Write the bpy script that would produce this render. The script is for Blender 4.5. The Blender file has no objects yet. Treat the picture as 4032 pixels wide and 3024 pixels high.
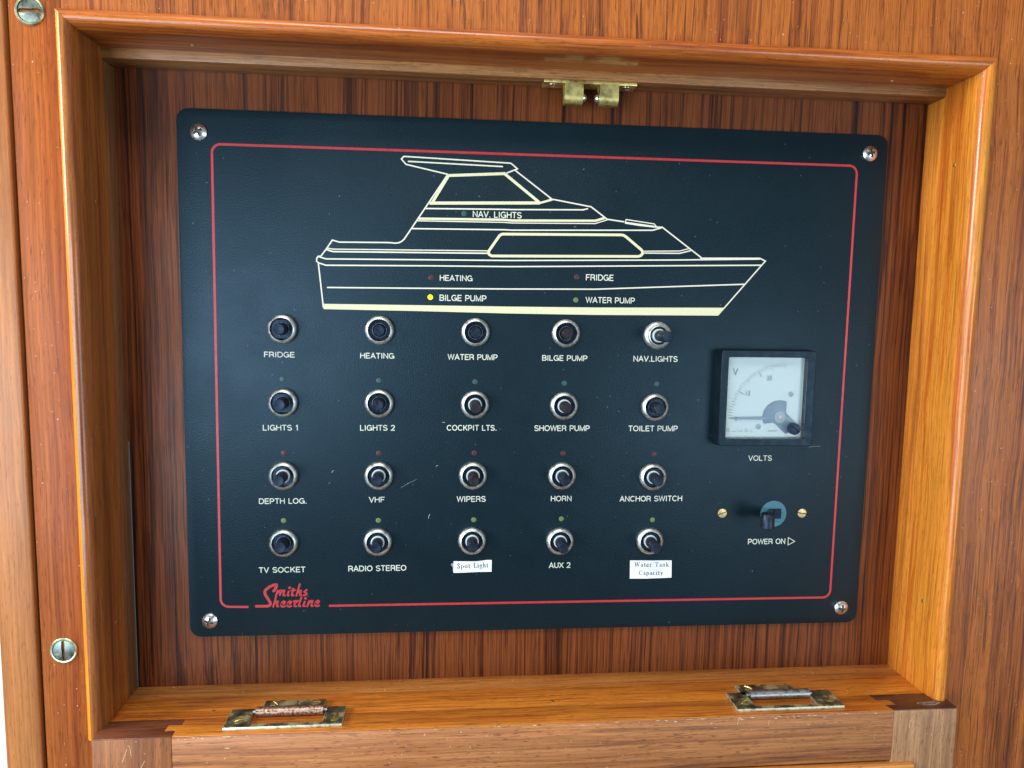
import bpy, bmesh, math, random
from mathutils import Vector, Matrix
random.seed(7)
S = 0.001                      # everything below is written in millimetres
scn = bpy.context.scene
C = scn.collection
D={'g': {'H': 264.58,
      'xl': -207.27,
      'xr': 201.55,
      'zt': 149.56,
      'zb': -158.95,
      'd1': 12.85,
      'd2': 31.72,
      'd3': 46.72,
      'dw': 40.0,
      'xL': -214.9,
      'xR': 208.66,
      'zT': 161.24,
      'lx0': -209.48,
      'lx1': 210.03},
'cam': {'f': 2811.4, 'C': [-50.137, -367.971, 37.571], 'R': [[0.995727, -0.090882, 0.01637], [-0.007054, 0.101901, 0.99477], [-0.092074, -0.990635, 0.100824]]},
'plate': [(-179.62, 131.99), (180.05, 132.69), (179.98, -132.75), (-180.47, -131.9)],
'screws': [(-169.26, 120.89), (170.11, 122.95), (170.48, -123.92), (-170.23, -123.28)],
'border': [(-163.38, 115.62), (163.71, 116.5), (163.69, -117.89), (-164.72, -116.06)],
'border_gap': [(-150.9, -116.37), (-110.15, -116.66)],
'buttons': [('FRIDGE', -131.52, 27.09, 14.0, 0.22), ('HEATING', -83.65, 27.13, 6.0, 0.08), ('WATER PUMP', -35.34, 26.8, 15.5, 0.27),
            ('BILGE PUMP', 11.31, 26.85, 10.5, 0.24), ('NAV.LIGHTS', 59.65, 26.42, 21.5, 0.24), ('LIGHTS 1', -131.71, -9.96, 11.0, 0.22),
            ('LIGHTS 2', -83.91, -10.03, 10.5, 0.43), ('COCKPIT LTS.', -35.21, -10.41, 17.0, 0.27), ('SHOWER PUMP', 11.2, -10.88, 12.5, 0.29),
            ('TOILET PUMP', 59.72, -11.35, 13.0, 0.25), ('DEPTH LOG.', -132.07, -47.31, 15.5, 0.5), ('VHF', -84.18, -47.49, 15.0, 0.36),
            ('WIPERS', -35.82, -47.67, 15.5, 0.22), ('HORN', 10.99, -48.03, 15.5, 0.12), ('ANCHOR SWITCH', 60.0, -48.78, 14.5, 0.09),
            ('TV SOCKET', -132.45, -82.3, 12.0, 0.38), ('RADIO STEREO', -84.8, -82.47, 14.0, 0.37), ('SPOT', -35.92, -82.53, 15.0, 0.11),
            ('AUX 2', 10.78, -83.36, 16.0, 0.42), ('TANK', 59.59, -83.84, 16.5, 0.8)],
'texts': [('FRIDGE', -140.59, 12.95, 14.68, 2.67), ('HEATING', -93.27, 12.86, 16.73, 2.71), ('WATER PUMP', -49.13, 12.65, 25.15, 2.8),
          ('BILGE PUMP', -0.56, 12.66, 23.45, 2.76), ('NAV.LIGHTS', 47.61, 12.71, 23.51, 2.86), ('LIGHTS 1', -141.83, -24.1, 17.3, 2.78),
          ('LIGHTS 2', -93.51, -24.11, 17.32, 2.82), ('COCKPIT LTS.', -49.4, -24.05, 25.58, 2.85), ('SHOWER PUMP', -3.88, -24.2, 29.02, 2.88),
          ('TOILET PUMP', 46.25, -24.27, 26.39, 2.86), ('DEPTH LOG.', -144.47, -62.0, 23.66, 2.78), ('VHF', -89.1, -61.67, 7.68, 2.81),
          ('WIPERS', -43.89, -61.77, 14.77, 2.91), ('HORN', 5.62, -61.84, 10.84, 2.82), ('ANCHOR SWITCH', 42.8, -62.31, 33.89, 2.91),
          ('TV SOCKET', -145.15, -98.28, 23.12, 2.84), ('RADIO STEREO', -99.93, -98.33, 29.6, 2.93), ('AUX 2', 5.49, -98.3, 11.26, 2.94),
          ('HEATING', -53.5, 52.59, 16.23, 2.79), ('BILGE PUMP', -53.56, 42.53, 23.47, 2.97), ('FRIDGE', 21.28, 54.26, 14.23, 3.01),
          ('WATER PUMP', 21.59, 42.8, 25.47, 2.91), ('NAV. LIGHTS', -37.19, 84.6, 24.39, 2.95), ('VOLTS', 112.79, -40.36, 12.85, 2.82),
          ('POWER ON', 114.91, -86.81, 20.95, 2.94)],
'tri': [(137.54, -83.32), (141.38, -85.52), (137.64, -87.55)],
'leds': [('teal', -132.02, 2.07), ('teal', -84.16, 1.67), ('teal', -35.23, 1.33), ('teal', 11.23, 0.94), ('teal', 60.46, 0.93), ('red', -131.98, -35.69),
         ('red', -84.31, -35.84), ('red', -35.23, -35.81), ('red', 11.38, -36.21), ('red', 60.31, -36.74), ('green', -132.53, -70.85), ('green', -84.58, -71.25),
         ('green', -35.14, -71.47), ('green', 11.35, -71.47), ('green', 60.88, -72.56), ('teal', -41.75, 86.11), ('red', -58.04, 53.96), ('yellow', -58.35, 44.16),
         ('red', 16.28, 55.9), ('green', 16.17, 44.08)],
'boat': [([(-50.18, 105.14), (-70.62, 109.24), (-72.87, 111.76), (-71.61, 113.04), (-18.52, 111.59), (-15.16, 108.95), (-20.47, 106.72)], 0.8, 1),
         ([(-69.44, 110.72), (-22.74, 109.79)], 0.8, 1), ([(-49.7, 104.5), (-21.19, 106.39)], 1.5, 0), ([(-49.54, 104.5), (-57.87, 90.59)], 1.5, 0),
         ([(-21.47, 106.22), (-3.51, 92.53)], 1.5, 0), ([(-16.24, 108.13), (2.6, 94.58)], 0.8, 0), ([(-58.95, 90.76), (-3.51, 92.49)], 1.65, 0),
         ([(-3.92, 92.35), (3.02, 94.4)], 1.1, 0),
         ([(-50.18, 104.75), (-71.36, 72.86), (-72.76, 71.56), (-74.15, 70.89), (-75.94, 70.65), (-77.53, 70.8), (-79.51, 70.83), (-79.49, 70.86), (-103.45, 70.49),
           (-106.71, 71.42), (-109.45, 67.28), (-112.41, 63.36)],
          0.8, 0),
         ([(-60.65, 88.07), (-21.82, 88.8), (-17.58, 88.81), (18.81, 89.74), (21.01, 90.33)], 0.8, 1),
         ([(-64.22, 83.0), (-21.74, 83.63), (-17.49, 83.36), (25.25, 84.42), (30.01, 85.95)], 1.25, 0),
         ([(-65.01, 81.92), (-21.72, 82.35), (-17.47, 82.15), (25.29, 83.03), (31.54, 85.12)], 0.6, 0),
         ([(-67.59, 78.02), (-21.66, 78.68), (-17.41, 78.58), (55.33, 80.45), (59.86, 81.8)], 0.8, 0),
         ([(1.17, 94.35), (3.53, 94.42), (22.83, 91.36), (31.35, 85.35), (40.32, 84.31)], 0.8, 0),
         ([(40.64, 83.74), (48.25, 82.78), (56.8, 82.13), (60.34, 82.11), (81.71, 67.1)], 0.8, 0),
         ([(40.81, 84.09), (41.18, 85.5), (56.01, 83.69), (57.28, 82.32)], 0.6, 0), ([(40.81, 84.09), (56.79, 82.36)], 0.7, 0),
         ([(81.1, 66.84), (113.26, 67.52), (116.36, 66.15), (114.1, 63.52), (92.11, 37.63)], 0.8, 0),
         ([(-112.41, 63.36), (-113.65, 63.33), (-114.34, 62.35), (-114.47, 60.87), (-113.57, 60.1), (-109.92, 58.99), (-58.77, 59.83), (-19.0, 60.3), (6.67, 60.98),
           (67.37, 62.67), (114.08, 63.94)],
          0.8, 0),
         ([(-113.76, 63.21), (-109.89, 62.11), (-58.78, 62.82), (-19.05, 63.38), (6.6, 64.02), (67.25, 65.58), (113.28, 67.1)], 0.8, 0),
         ([(-113.68, 60.49), (-111.37, 37.97)], 0.8, 0), ([(-109.29, 48.05), (-64.52, 48.51), (-18.82, 49.03), (26.24, 49.78), (105.78, 53.89)], 0.8, 1),
         ([(-109.45, 67.45), (-106.46, 66.96), (-29.41, 67.95)], 0.65, 0), ([(-109.79, 66.71), (-106.48, 65.77), (-29.4, 66.73)], 0.85, 0),
         ([(51.15, 69.7), (70.14, 70.27), (74.71, 71.56)], 0.6, 0), ([(51.18, 68.75), (70.19, 69.08), (75.99, 70.64)], 0.75, 0)],
'window': [(-22.04, 76.51), (-18.36, 76.57), (38.72, 77.67), (40.24, 77.47), (41.47, 76.74), (49.59, 70.48), (50.36, 69.5), (50.34, 68.32), (49.52, 67.42),
           (48.19, 66.97), (-17.2, 65.63), (-27.59, 65.46), (-28.74, 66.12), (-29.16, 66.91), (-29.09, 67.84), (-23.85, 75.47), (-23.05, 76.17)],
'hull': [(-111.35, 39.92), (-64.49, 40.04), (-18.68, 40.11), (26.51, 40.4), (94.95, 41.43), (92.13, 37.27), (26.61, 36.59), (-16.72, 36.61), (-64.48, 37.07),
         (-111.27, 37.28)],
'logo': [([(-138.13, -108.07), (-137.19, -107.17), (-136.55, -105.31), (-136.72, -104.76), (-137.74, -104.8), (-140.16, -105.83), (-142.22, -107.56), (-142.58, -108.73),
           (-142.27, -110.11), (-139.94, -114.1), (-139.77, -115.09), (-140.34, -115.87), (-141.45, -116.16), (-147.0, -116.08)],
          1.45),
         ([(-137.01, -110.72), (-135.94, -107.98)], 0.95), ([(-136.53, -109.64), (-134.83, -107.9), (-134.27, -107.92), (-135.1, -110.66)], 0.95),
         ([(-134.95, -109.48), (-133.35, -107.94), (-132.61, -108.05), (-133.29, -110.1), (-133.11, -110.6), (-132.09, -110.56)], 0.95),
         ([(-130.34, -108.09), (-131.16, -110.35), (-130.98, -110.65), (-130.14, -110.6)], 0.95), ([(-130.08, -106.46), (-129.84, -106.55)], 1.3),
         ([(-127.98, -106.66), (-128.96, -110.19), (-128.74, -110.69), (-127.72, -110.52)], 0.95), ([(-129.26, -107.98), (-127.12, -107.9)], 0.8),
         ([(-124.79, -104.66), (-126.66, -110.83)], 0.95),
         ([(-126.12, -109.46), (-124.61, -108.11), (-124.15, -108.22), (-124.83, -110.28), (-124.65, -110.72), (-123.75, -110.6)], 0.95),
         ([(-121.06, -107.49), (-122.53, -108.85), (-121.37, -109.86), (-121.85, -110.64), (-123.34, -110.67)], 0.95), ([(-136.89, -111.21), (-138.46, -116.51)], 0.95),
         ([(-137.91, -114.94), (-136.41, -113.63), (-135.94, -113.8), (-136.59, -115.76), (-136.36, -116.39), (-135.43, -116.28)], 0.95),
         ([(-134.39, -115.31), (-132.9, -114.95), (-132.42, -114.07), (-132.97, -113.62), (-133.91, -114.24), (-134.39, -115.41), (-134.22, -116.4), (-133.3, -116.66),
           (-132.08, -116.15)],
          0.95),
         ([(-131.23, -115.34), (-129.74, -114.98), (-129.26, -114.1), (-129.81, -113.65), (-130.75, -114.27), (-131.23, -115.44), (-131.06, -116.43), (-130.13, -116.69),
           (-128.92, -116.19)],
          0.95),
         ([(-128.33, -114.26), (-127.57, -113.54), (-125.99, -113.66), (-127.5, -115.07), (-127.7, -116.15), (-127.34, -116.56), (-126.31, -116.38)], 0.95),
         ([(-123.97, -111.48), (-125.43, -116.01), (-125.25, -116.51), (-124.26, -116.43)], 0.95),
         ([(-122.22, -113.7), (-123.23, -116.15), (-123.01, -116.56), (-122.01, -116.38)], 0.95), ([(-122.15, -112.31), (-121.91, -112.4)], 1.3),
         ([(-121.18, -116.7), (-120.11, -113.65)], 0.95),
         ([(-120.63, -115.22), (-119.08, -113.67), (-118.43, -113.78), (-119.11, -116.05), (-118.89, -116.59), (-117.99, -116.37)], 0.95),
         ([(-117.13, -115.34), (-115.63, -114.97), (-115.15, -114.09), (-115.71, -113.64), (-116.65, -114.26), (-117.14, -115.44), (-116.96, -116.43),
           (-116.03, -116.69), (-114.8, -116.18)],
          0.95)],
'm_front': [(92.7, 19.28), (143.51, 19.67), (144.1, -31.01), (92.91, -30.96)],
'm_base': [(93.35, 19.45), (147.32, 18.75), (147.89, -32.35), (93.18, -30.76)],
'm_win': [(96.27, 15.84), (139.29, 15.99), (139.57, -27.21), (96.44, -27.21)],
'm_c': [(128.59, -16.68), (97.92, -16.76), (127.69, 12.77), (101.39, -16.75)],
'm_txt': [('V', 99.97, 5.99, 3.37, 3.9), ('20', 118.83, 3.45, 2.94, 2.88), ('10', 107.74, -4.88, 2.51, 3.0), ('0', 102.62, -18.3, 1.28, 2.76),
          ('1.5', 104.65, -24.05, 2.06, 1.22), ('MORLEY', 121.17, -23.95, 5.48, 0.98)],
'm_sym': [([(101.43, -23.86), (103.21, -23.86)], 0.35), ([(111.44, -24.11), (112.69, -24.11)], 0.2), ([(112.07, -24.11), (111.99, -22.6)], 0.2),
          ([(98.27, -24.05), (98.22, -22.92), (98.57, -22.16), (99.25, -22.01), (99.89, -22.35), (100.08, -23.1), (100.12, -24.05)], 0.2),
          ([(98.79, -23.67), (98.69, -23.1), (99.13, -22.69), (99.58, -23.1), (99.6, -23.67), (98.79, -23.67)], 0.2),
          ([(108.94, -22.15), (109.44, -22.9), (110.14, -22.98), (109.62, -23.43), (109.89, -24.04), (109.02, -23.74), (108.34, -24.12), (108.46, -23.43),
            (107.89, -22.98), (108.66, -22.9), (108.94, -22.15)],
           0.2)],
'm_piv': [(126.97, -15.85), (99.85, -16.76), (118.83, -16.63), (132.73, -3.72), (115.65, -21.19)],
'm_knob': (133.24, -21.65),
'm_arm': [(124.02, -18.9), (129.96, -13.38), (137.0, -19.82), (131.03, -25.17)],
'k_disc': (128.24, -69.81),
'k_sq': [(122.91, -66.26), (133.7, -73.32)],
'k_cyl': [(118.43, -65.41), (118.73, -73.33), (115.09, -69.27), (122.12, -69.34)],
'k_scr': [(99.52, -69.26), (144.63, -69.7)],
'spot': [(-45.5, -93.7), (-40.94, -93.86), (-32.92, -93.92), (-27.92, -93.32), (-25.36, -93.36), (-25.4, -99.73), (-32.09, -99.73), (-39.97, -99.97), (-45.54, -100.0)],
'spot_t': [(-43.77, -97.56), (-36.52, -97.52), (-34.93, -97.43), (-26.95, -97.22), (-43.8, -94.98)],
'spot_r': [(-45.46, -94.75), (-46.43, -94.89), (-46.96, -95.66), (-46.65, -96.29), (-46.04, -96.77), (-45.73, -98.03), (-45.95, -98.81), (-45.54, -99.28)],
'tank': [(49.33, -94.82), (72.32, -95.2), (72.63, -104.73), (69.72, -104.85), (59.03, -105.08), (49.55, -104.9)],
'tank_t': [(51.69, -98.3), (61.63, -98.47), (63.17, -98.44), (71.19, -98.53), (54.33, -102.91), (68.1, -103.09), (51.61, -95.98)],
'wscrews': [(-227.57, 161.54), (-226.41, -122.75)],
'groove': [(-238.04, 165.44), (-236.53, -180.73)],
'leftedge': [(-253.8, -140.59), (-253.54, -177.94)],
'wall_corners': [(-239.43, 165.36), (224.84, 190.4), (262.39, -203.25), (-257.61, -179.78)],
'fingL': [(-205.72, -33.0), (-173.17, -33.45), (-173.04, -37.56), (-178.95, -37.84), (-179.28, -41.81), (-174.39, -42.5), (-174.18, -46.85), (-209.18, -47.22)],
'fingR': [(201.16, -32.28), (171.0, -32.34), (172.14, -36.11), (178.68, -36.74), (179.47, -39.86), (173.82, -40.37), (175.47, -45.5), (209.86, -46.08)],
'lid_j': [(-174.65, -159.29), (-175.49, -173.55), (175.58, -158.73), (179.15, -185.88)],
'lid_p': [(74.56, -184.84), (110.89, -185.62), (188.15, -185.78), (215.26, -191.19), (-210.46, -171.97)],
'h1': {'out': [(-152.42, -26.41), (-152.74, -43.08), (-98.31, -43.88), (-97.31, -27.26)],
       'cut': [(-141.25, -30.49), (-142.0, -41.08), (-107.65, -41.37), (-107.17, -32.07)],
       'kn': [(-139.93, -31.95), (-108.19, -31.64)],
       'leaf': [(-138.33, -20.58), (-138.12, -26.01), (-108.46, -27.16), (-108.56, -20.59)],
       'scr': [(-146.51, -37.94), (-102.07, -38.39), (-133.45, -23.49), (-113.22, -23.85)]},
'h2': {'out': [(93.96, -28.26), (96.48, -43.03), (152.24, -43.4), (150.03, -28.0)],
       'cut': [(105.24, -33.12), (105.94, -40.31), (138.89, -41.15), (137.23, -32.56)],
       'kn': [(106.21, -30.85), (137.76, -31.51)],
       'leaf': [(103.06, -22.24), (103.92, -27.91), (132.5, -27.71), (133.13, -22.06)],
       'scr': [(101.48, -36.96), (146.34, -37.26), (108.87, -23.93), (128.12, -24.78)]},
'catch': [(-4.02, 147.63), (41.73, 147.84), (-3.99, 146.08), (6.18, 146.4), (15.25, 146.31), (23.44, 146.54), (32.72, 146.45), (6.29, 136.52), (14.59, 136.87),
          (23.34, 136.61), (32.63, 136.99)],
'pins': {'Rt': [(-24.28, 113.94), (-25.58, -110.94)],
         'Lf': [(-24.63, 83.46), (-21.68, -114.4)],
         'Bt': [(-162.21, -25.42), (4.86, -27.09), (163.67, -25.58)],
         'Tp': [(168.19, -20.3), (-164.26, -22.45)]}}

# ---------------------------------------------------------------- camera
cd = bpy.data.cameras.new('camera'); cam = bpy.data.objects.new('camera', cd); C.objects.link(cam)
cd.sensor_fit = 'HORIZONTAL'; cd.sensor_width = 36.0
cd.lens = D['cam']['f'] / 4032 * 36.0
cd.clip_start = 0.01; cd.clip_end = 20
_R = Matrix(D['cam']['R']).transposed()          # columns: right, up, back
cam.matrix_world = Matrix.Translation(Vector(D['cam']['C']) * S) @ _R.to_4x4()
scn.camera = cam
# ---------------------------------------------------------------- world and window light
w = bpy.data.worlds.new('World'); scn.world = w; w.use_nodes = True
bg = w.node_tree.nodes['Background']; bg.inputs[0].default_value = (0.62, 0.72, 0.85, 1); bg.inputs[1].default_value = 0.24
def area(name, loc, target, size, size_y, power, col, spread=180):
    l = bpy.data.lights.new(name, 'AREA'); l.shape = 'RECTANGLE'; l.size = size; l.size_y = size_y
    l.energy = power; l.color = col; l.spread = math.radians(spread)
    o = bpy.data.objects.new(name, l); C.objects.link(o); o.location = loc
    o.rotation_euler = (Vector(target) - Vector(loc)).to_track_quat('-Z', 'Y').to_euler()
    return o
area('window_light_port', (-0.60, -0.76, -0.10), (-0.1, 0, -0.03), 0.55, 0.50, 8.4, (0.72, 0.88, 1.0))
area('window_light_side', (-1.10, -0.34, 0.30), (0.1, 0, 0), 0.26, 0.30, 10.5, (1.0, 0.93, 0.84))
area('window_light_starboard', (0.57, -0.80, -0.09), (0.1, 0, -0.02), 0.38, 0.42, 3.1, (0.78, 0.92, 1.0))
area('window_light_above', (-0.15, -0.60, 0.85), (0, 0, 0), 0.5, 0.3, 6.5, (1.0, 0.95, 0.88))
scn.view_settings.view_transform = 'Standard'; scn.view_settings.look = 'None'
scn.view_settings.exposure = 0.10; scn.view_settings.gamma = 1.0
# ---------------------------------------------------------------- helpers
G = D['g']
XL, XR, ZT, ZB = G['xl'], G['xr'], G['zt'], G['zb']
D1, D2, D3 = G['d1'], G['d2'], G['d3']
YW = -32.0
def tag(o, label=None, cat=None, group=None, kind=None):
    if label: o['label'] = label
    if cat: o['category'] = cat
    if group: o['group'] = group
    if kind: o['kind'] = kind
    return o
def empty(name, loc, parent=None, **k):
    o = bpy.data.objects.new(name, None); C.objects.link(o); o.empty_display_size = 0.01
    o['_w'] = tuple(loc)
    if parent:
        o.parent = parent; p = parent['_w']; o.location = [(loc[i] - p[i]) * S for i in range(3)]
    else: o.location = [c * S for c in loc]
    return tag(o, **k)
def linkmesh(name, me, parent=None, loc=(0, 0, 0), rot=None, **k):
    """loc is in wall coordinates (mm); the mesh is in mm about that point"""
    o = bpy.data.objects.new(name, me); C.objects.link(o); o['_w'] = tuple(loc)
    p = parent['_w'] if parent else (0, 0, 0)
    if parent: o.parent = parent
    o.location = [(loc[i] - p[i]) * S for i in range(3)]
    if rot: o.rotation_euler = rot
    return tag(o, **k)
class MB:
    def __init__(s): s.v = []; s.f = []
    def add(s, vs, fs):
        n = len(s.v); s.v += [tuple(q) for q in vs]; s.f += [tuple(i + n for i in f) for f in fs]; return s
    def box(s, x0, x1, y0, y1, z0, z1):
        vs = [(x, y, z) for x in (x0, x1) for y in (y0, y1) for z in (z0, z1)]
        return s.add(vs, [(0, 1, 3, 2), (4, 6, 7, 5), (0, 4, 5, 1), (2, 3, 7, 6), (0, 2, 6, 4), (1, 5, 7, 3)])
    def prism_y(s, pts, yf, yb):          # outline in XZ, front face at yf (towards the viewer)
        n = len(pts)
        vs = [(x, yf, z) for x, z in pts] + [(x, yb, z) for x, z in pts]
        fs = [tuple(range(n)), tuple(range(2 * n - 1, n - 1, -1))] + [(i, i + n, (i + 1) % n + n, (i + 1) % n) for i in range(n)]
        return s.add(vs, fs)
    def prism_z(s, pts, zt, zb):          # outline in XY
        n = len(pts)
        vs = [(x, y, zt) for x, y in pts] + [(x, y, zb) for x, y in pts]
        fs = [tuple(range(n)), tuple(range(2 * n - 1, n - 1, -1))] + [(i, i + n, (i + 1) % n + n, (i + 1) % n) for i in range(n)]
        return s.add(vs, fs)
    def lathe(s, prof, n=48, mod=None, cap=True, flats=None):
        """prof: (radius, height towards the viewer); axis along -Y"""
        rings = []
        for j, (r, h) in enumerate(prof):
            ring = []
            for i in range(n):
                a = 2 * math.pi * i / n; rr = mod(j, i, r) if mod else r
                x, z = rr * math.cos(a), rr * math.sin(a)
                if flats: z = max(-flats, min(flats, z))
                ring.append((x, -h, z))
            rings.append(ring)
        vs = [q for r in rings for q in r]
        fs = [(j * n + i, j * n + (i + 1) % n, (j + 1) * n + (i + 1) % n, (j + 1) * n + i) for j in range(len(prof) - 1) for i in range(n)]
        if cap: fs.append(tuple((len(prof) - 1) * n + i for i in range(n)))
        return s.add(vs, fs)
    def ribbon(s, pts, w, y, closed=False, caps=False):
        """flat printed line of width w along pts in XZ at depth y"""
        P = []
        for q in pts:
            if not P or math.dist(P[-1], q) > 0.02: P.append(q)
        n = len(P); h = w / 2; L = []; R = []
        for i in range(n):
            a = P[(i - 1) % n] if (i > 0 or closed) else None
            b = P[(i + 1) % n] if (i < n - 1 or closed) else None
            d1 = (Vector(P[i]) - Vector(a)).normalized() if a else None
            d2 = (Vector(b) - Vector(P[i])).normalized() if b else None
            if d1 is None: d1 = d2
            if d2 is None: d2 = d1
            n1 = Vector((-d1.y, d1.x)); n2 = Vector((-d2.y, d2.x)); m = n1 + n2
            if m.length < 0.3: m = n1
            m.normalize(); k = h / max(0.45, m.dot(n1))
            L.append((P[i][0] + m.x * k, y, P[i][1] + m.y * k)); R.append((P[i][0] - m.x * k, y, P[i][1] - m.y * k))
        m_ = n if closed else n - 1
        s.add(L + R, [(i, i + n, (i + 1) % n + n, (i + 1) % n) for i in range(m_)])
        if caps:
            for e, o in ((0, 1), (n - 1, n - 2)):
                d = Vector(P[e]) - Vector(P[o]); a0 = math.atan2(d.y, d.x)
                c = [(P[e][0] + h * math.cos(a0 + t), y, P[e][1] + h * math.sin(a0 + t)) for t in [math.pi * (q / 6 - .5) for q in range(7)]]
                s.add(c, [tuple(range(7))])
        return s
    def build(s, name, mat, parent=None, loc=(0, 0, 0), bevel=0, seg=2, smooth=False, fix=True, **k):
        me = mesh_of(s, name, mat, loc, bevel, seg, smooth, fix)
        return linkmesh(name, me, parent, loc, **k)
def mesh_of(s, name, mat, loc=(0, 0, 0), bevel=0, seg=2, smooth=False, fix=True):
    bm = bmesh.new()
    vs = [bm.verts.new([(q[i] - loc[i]) * S for i in range(3)]) for q in s.v]
    for f in s.f:
        try: bm.faces.new([vs[i] for i in f])
        except ValueError: pass
    if fix: bmesh.ops.recalc_face_normals(bm, faces=bm.faces)
    if bevel:
        es = [e for e in bm.edges if len(e.link_faces) == 2 and e.calc_face_angle(0) > 0.6]
        bmesh.ops.bevel(bm, geom=es, offset=bevel * S, segments=seg, affect='EDGES', profile=0.5, clamp_overlap=True)
    if smooth or bevel:
        for f in bm.faces: f.smooth = True
    me = bpy.data.meshes.new(name); bm.to_mesh(me); bm.free()
    if smooth or bevel:
        try: me.set_sharp_from_angle(angle=math.radians(smooth if isinstance(smooth, (int, float)) and smooth > 1 else 38))
        except Exception: pass
    me.materials.append(mat)
    return me
# ---------------------------------------------------------------- materials
def newmat(name):
    m = bpy.data.materials.new(name); m.use_nodes = True
    nt = m.node_tree; b = nt.nodes['Principled BSDF']
    return m, nt, b
def N(nt, t, **k):
    n = nt.nodes.new(t)
    for a, v in k.items():
        if a.startswith('_'): setattr(n, a[1:], v)
    return n
def noise(nt, vec, scale, detail=2, rough=.5, dist=0.0):
    n = nt.nodes.new('ShaderNodeTexNoise'); n.inputs['Scale'].default_value = scale; n.inputs['Detail'].default_value = detail
    n.inputs['Roughness'].default_value = rough; n.inputs['Distortion'].default_value = dist
    nt.links.new(vec, n.inputs['Vector']); return n.outputs['Fac']
def ramp(nt, fac, stops):
    r = nt.nodes.new('ShaderNodeValToRGB'); e = r.color_ramp.elements
    e[0].position, e[0].color = stops[0][0], (*stops[0][1], 1)
    e[1].position, e[1].color = stops[-1][0], (*stops[-1][1], 1)
    for p, c in stops[1:-1]:
        x = e.new(p); x.color = (*c, 1)
    nt.links.new(fac, r.inputs['Fac']); return r.outputs['Color']
def fr(nt, fac, a, b, lo=0., hi=1.):
    r = nt.nodes.new('ShaderNodeMapRange'); r.inputs[1].default_value = a; r.inputs[2].default_value = b
    r.inputs[3].default_value = lo; r.inputs[4].default_value = hi; nt.links.new(fac, r.inputs[0]); return r.outputs[0]
def mixc(nt, f, a, b, mode='MIX'):
    n = nt.nodes.new('ShaderNodeMix'); n.data_type = 'RGBA'; n.blend_type = mode
    for s_, v in ((n.inputs[0], f), (n.inputs[6], a), (n.inputs[7], b)):
        if isinstance(v, (int, float)): s_.default_value = v
        elif isinstance(v, tuple): s_.default_value = (*v, 1)
        else: nt.links.new(v, s_)
    return n.outputs[2]
def coords(nt, sc=(1, 1, 1), off=(0, 0, 0)):
    t = nt.nodes.new('ShaderNodeTexCoord'); m = nt.nodes.new('ShaderNodeMapping')
    m.inputs['Scale'].default_value = sc; m.inputs['Location'].default_value = off
    nt.links.new(t.outputs['Object'], m.inputs['Vector']); return m.outputs[0]
def bump(nt, b, h, strength, dist):
    n = nt.nodes.new('ShaderNodeBump'); n.inputs['Strength'].default_value = strength; n.inputs['Distance'].default_value = dist
    nt.links.new(h, n.inputs['Height']); nt.links.new(n.outputs[0], b.inputs['Normal'])
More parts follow.
